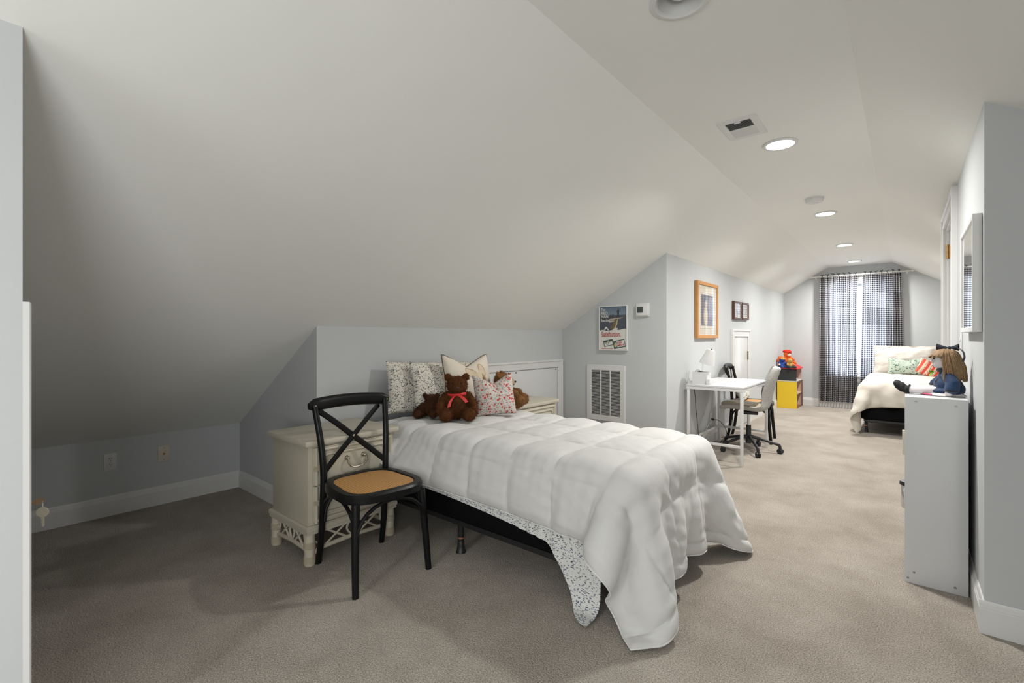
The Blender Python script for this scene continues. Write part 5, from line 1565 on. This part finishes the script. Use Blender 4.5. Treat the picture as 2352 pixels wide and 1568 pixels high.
put(o, (.0, 8.98, .655), .30, -.03); tag(o, 'green leaf print lumbar cushion on the far bed', 'cushion')
o = pillow('throw_pillow', .30, .25, .10, 'striped', pinch=.05, seed=24)
put(o, (.215, 8.70, .655), .55, .25, .50); tag(o, 'coral striped cushion lying on the far bed', 'cushion')

# ------------------------------------------------------------------ white bookcase by the door, and the doll on it
SX0, SX1, SY0, SY1, SH = -.004, .222, 3.015, 3.60, .908
t = thing('bookcase', 'narrow white bookcase against the right wall near the camera', 'bookcase', ((SX0 + SX1) / 2, (SY0 + SY1) / 2, 0), -.012)
bx, by = (SX1 - SX0) / 2, (SY1 - SY0) / 2
for q_ in (-1, 1):
    p = G().cbox((-bx, q_ * by - (.016 if q_ > 0 else 0), 0), (bx, q_ * by + (0 if q_ > 0 else .016), SH), .001).build('end_panel', 'white_lam', t, 25)
    if q_ < 0:
        for (x, z) in ((-bx + .042, SH - .022), (bx - .042, SH - .032), (-bx + .035, .055), (-bx + .012, .022), (bx - .045, .030)):
            s__ = G().lathe([(0, 0), (.0055, 0), (.0045, .0012), (.002, .0012), (0, .0006)], (0, 0, 0), 'z', 12).xf(Matrix.Translation((x, -by, z)) @ Matrix.Rotation(math.pi / 2, 4, 'X')).build('screw', 'screw', p, 30, None, 'steel screw head')
for z in (SH - .016, .60, .32, .04):
    G().cbox((-bx + .0005, -by + .0165, z), (bx - .0005, by - .0165, z + .0155), .001).build('shelf_board', 'white_lam', t, 25)
G().box((bx - .005, -by + .0165, .056), (bx - .001, by - .0165, SH - .017)).build('back_panel', 'white_lam', t)
t = thing('storage_jar', 'small chrome jar with black lid poking out of the bookcase', 'jar', (SX0 + .012, 3.115, .4265 - .09))
G().lathe([(0, 0), (.028, 0), (.031, .006), (.031, .105), (.026, .115)], (0, 0, 0), 'z', 20).build('jar_body', 'chrome', t)
G().lathe([(0, .1155), (.036, .1155), (.038, .122), (.034, .134), (.010, .138), (.008, .148), (0, .150)], (0, 0, 0), 'z', 20).build('lid', 'black_plastic', t)
t = thing('booklet', 'cream booklet sticking out of the bookcase', 'book', (SX0 + .045, 3.10, .6165))
G().cbox((-.058, -.055, 0), (.10, -.048, .120), .001).build('cover', 'mat_board', t); G().box((-.056, -.0475, .001), (.098, -.042, .118)).build('pages', 'paper', t)
G().cbox((-.058, -.0415, 0), (.10, -.0345, .120), .001).build('cover', 'mat_board', t)

# rag doll: local +x is where it looks (world -x)
t = thing('rag_doll', 'brown haired rag doll in a blue velvet coat sitting on the white bookcase', 'doll', (.158, 3.20, SH + .001), math.pi - .05)
body = blob('body', [((0, 0, .050), (.036, .040, .046)), ((.0, 0, .105), (.022, .024, .030)), ((.012, 0, .176), (.046, .046, .049)), ((.036, 0, .158), (.024, .030, .024)), ((.060, 0, .170), (.008, .007, .007)),
                     ('limb', [(.0, .042, .098), (-.016, .064, .058), (-.010, .070, .026), (-.004, .071, .018)], [.015, .014, .013, .017]),
                     ('limb', [(.0, -.042, .098), (.03, -.057, .064), (.055, -.052, .040)], [.015, .014, .016]),
                     ('limb', [(.01, .022, .026), (.09, .026, .022), (.150, .026, .020)], [.021, .018, .016]),
                     ('limb', [(.01, -.022, .026), (.09, -.028, .024), (.150, -.030, .021)], [.021, .018, .016])], .0042, 'doll_white', t, 4)
coat = blob('velvet_coat', [((0, 0, .052), (.056, .058, .050)), ((-.004, 0, .092), (.044, .048, .040)), ((.006, 0, .022), (.070, .066, .023)), ((-.02, 0, .035), (.045, .064, .038)),
                     ('limb', [(.0, .044, .106), (-.018, .066, .066), (-.014, .072, .040)], [.026, .028, .029]),
                     ('limb', [(.0, -.044, .106), (.03, -.060, .070), (.046, -.057, .054)], [.025, .025, .025])], .0045, 'velvet_blue', t, 4)
g = G(); g.tube([(.002 + .032 * math.cos(a), .036 * math.sin(a), .126) for a in [2 * math.pi * k / 20 for k in range(21)]], .011, 8, False); g.build('collar', 'navy', coat, 60)
for c_, r_ in (((-.013, .072, .030), .0275), ((.048, -.057, .050), .0255)):
    G().lathe([(r_ * .8, -.006), (r_, -.004), (r_, .004), (r_ * .8, .006)], c_, 'z', 16, False).build('cuff', 'navy', coat, 60)
g = G(); n_ = 30
for k in range(n_):
    a0, a1 = 2 * math.pi * k / n_, 2 * math.pi * (k + 1) / n_
    r0, r1 = (.062 + .006 * math.sin(5 * a0)), (.062 + .006 * math.sin(5 * a1))
    g.add([(.016 + r0 * 1.1 * math.cos(a0), r0 * math.sin(a0), .014), (.016 + r1 * 1.1 * math.cos(a1), r1 * math.sin(a1), .014), (.020 + (r1 + .012) * 1.15 * math.cos(a1), (r1 + .010) * math.sin(a1), .002), (.020 + (r0 + .012) * 1.15 * math.cos(a0), (r0 + .010) * math.sin(a0), .002)], [(0, 1, 2, 3)])
g.build('skirt_hem', 'doll_white', coat, 60)
G().tube(smooth_path([(.086, -.045, .008), (.094, -.02, .008), (.096, .02, .008), (.086, .048, .007), (.06, .072, .006)], 4), .004, 6).build('hem_ribbon', 'pink_trim', coat)
for k in range(3):
    a = 2.1 * k
    G().prism([(.052 + .004 * math.cos(a), .004 * math.sin(a) + .02, .118), (.066 + .002 * k, .02 + .012 * math.cos(a), .112 + .012 * math.sin(a)), (.070, .02 + .014 * math.cos(a + .5), .110 + .014 * math.sin(a + .5)), (.060, .02 + .010 * math.cos(a + 1), .112 + .010 * math.sin(a + 1))], (.001, .001, .001)).build('leaf_brooch', 'green_leaf', coat, None)
for q_ in (-1, 1):
    y = .026 if q_ > 0 else -.030
    sh = blob('shoe', [((.160, y, .020), (.019, .019, .019)), ((.178, y, .030), (.016, .020, .024)), ((.194, y, .042), (.014, .019, .022)), ((.202, y, .050), (.010, .016, .016))], .004, 'shoe', t, 3)
    G().tube([(.148 + .002 * math.cos(a), y + .019 * math.cos(a), .023 + .019 * math.sin(a)) for a in [2 * math.pi * k / 14 for k in range(15)]], .0035, 6, False).build('shoe_strap', 'shoe', sh)
for y in (-.020, .022): G().ball((.0525, y, .184), .0038, None, 8, 6).build('eye', 'bead', t)
G().tube([(.056, -.010, .149), (.0585, 0, .146), (.056, .010, .149)], .0018, 6).build('mouth', 'pink_trim', t)
g = G(); R_ = random.Random(4)
def strand(*p): g.tube(smooth_path(p, 4), .0030, 5)
for k in range(170):
    a = R_.uniform(1.25, 2 * math.pi - 1.25)            # around the back of the head, leaving the face open
    k_ = R_.uniform(.92, 1.10); rx, ry = .052 * k_, .053 * k_
    cx_ = .006
    strand((cx_ + .012 * math.cos(a), .016 * math.sin(a), .229), (cx_ + rx * .72 * math.cos(a), ry * .72 * math.sin(a), .216), (cx_ + rx * 1.02 * math.cos(a), ry * 1.02 * math.sin(a), .180), (cx_ - .006 + rx * 1.14 * math.cos(a), ry * 1.16 * math.sin(a), .138 + R_.uniform(-.006, .006)), (cx_ - .010 + rx * 1.16 * math.cos(a), ry * 1.20 * math.sin(a), .088 + R_.uniform(-.014, .012)))
for k in range(64):
    a = -1.35 + 2.7 * k / 63; q_ = R_.uniform(0, .010)
    strand((.004 + .010 * math.cos(a), .014 * math.sin(a), .230), (.010 + .030 * math.cos(a), .032 * math.sin(a), .2245), (.010 + .047 * math.cos(a), .050 * math.sin(a), .209), (.010 + (.055 + q_) * math.cos(a), .057 * math.sin(a), .192 + R_.uniform(-.008, .006)))
M['hair'] = mat('streaked_brown_yarn', (0.24, 0.145, 0.07), 0.7, var=0.75, vscale=90)
g.build('yarn_hair', 'hair', t, 70, 'stuff')
bow = G()
for q_ in (-1, 1):
    P = np.array([[(-.006 + .005 * math.cos(a) + .010 * abs(s_), q_ * (.004 + .044 * s_), .238 + .014 * math.sin(a) * (.25 + s_) + .003 * s_) for a in [2 * math.pi * k / 12 for k in range(13)]] for s_ in (0, .35, .7, 1.0)])
    Rb = Matrix.Rotation(1.0, 3, 'Z'); P = np.array([[tuple(Rb @ Vector(p)) for p in r] for r in P])
    bow.grid(P)
bow.ball((-.006, 0, .238), (.008, .008, .008), None, 10, 8)
bow.build('hair_bow', 'navy', t, 60, None, 'black ribbon bow')
pts = smooth_path([(-.008, .006, .238), (-.034, .030, .236), (-.052, .052, .222), (-.058, .066, .195), (-.052, .070, .172)], 6)
V = []; F = []
for p in pts: V += [(p.x - .004, p.y - .006, p.z), (p.x + .004, p.y + .006, p.z + .002), (p.x + .004, p.y + .006, p.z + .0034), (p.x - .004, p.y - .006, p.z + .0014)]
for i in range(len(pts) - 1):
    for k in range(4): F.append((i * 4 + k, i * 4 + (k + 1) % 4, (i + 1) * 4 + (k + 1) % 4, (i + 1) * 4 + k))
G().add(V, F).build('bow_tail', 'navy', t, 60)
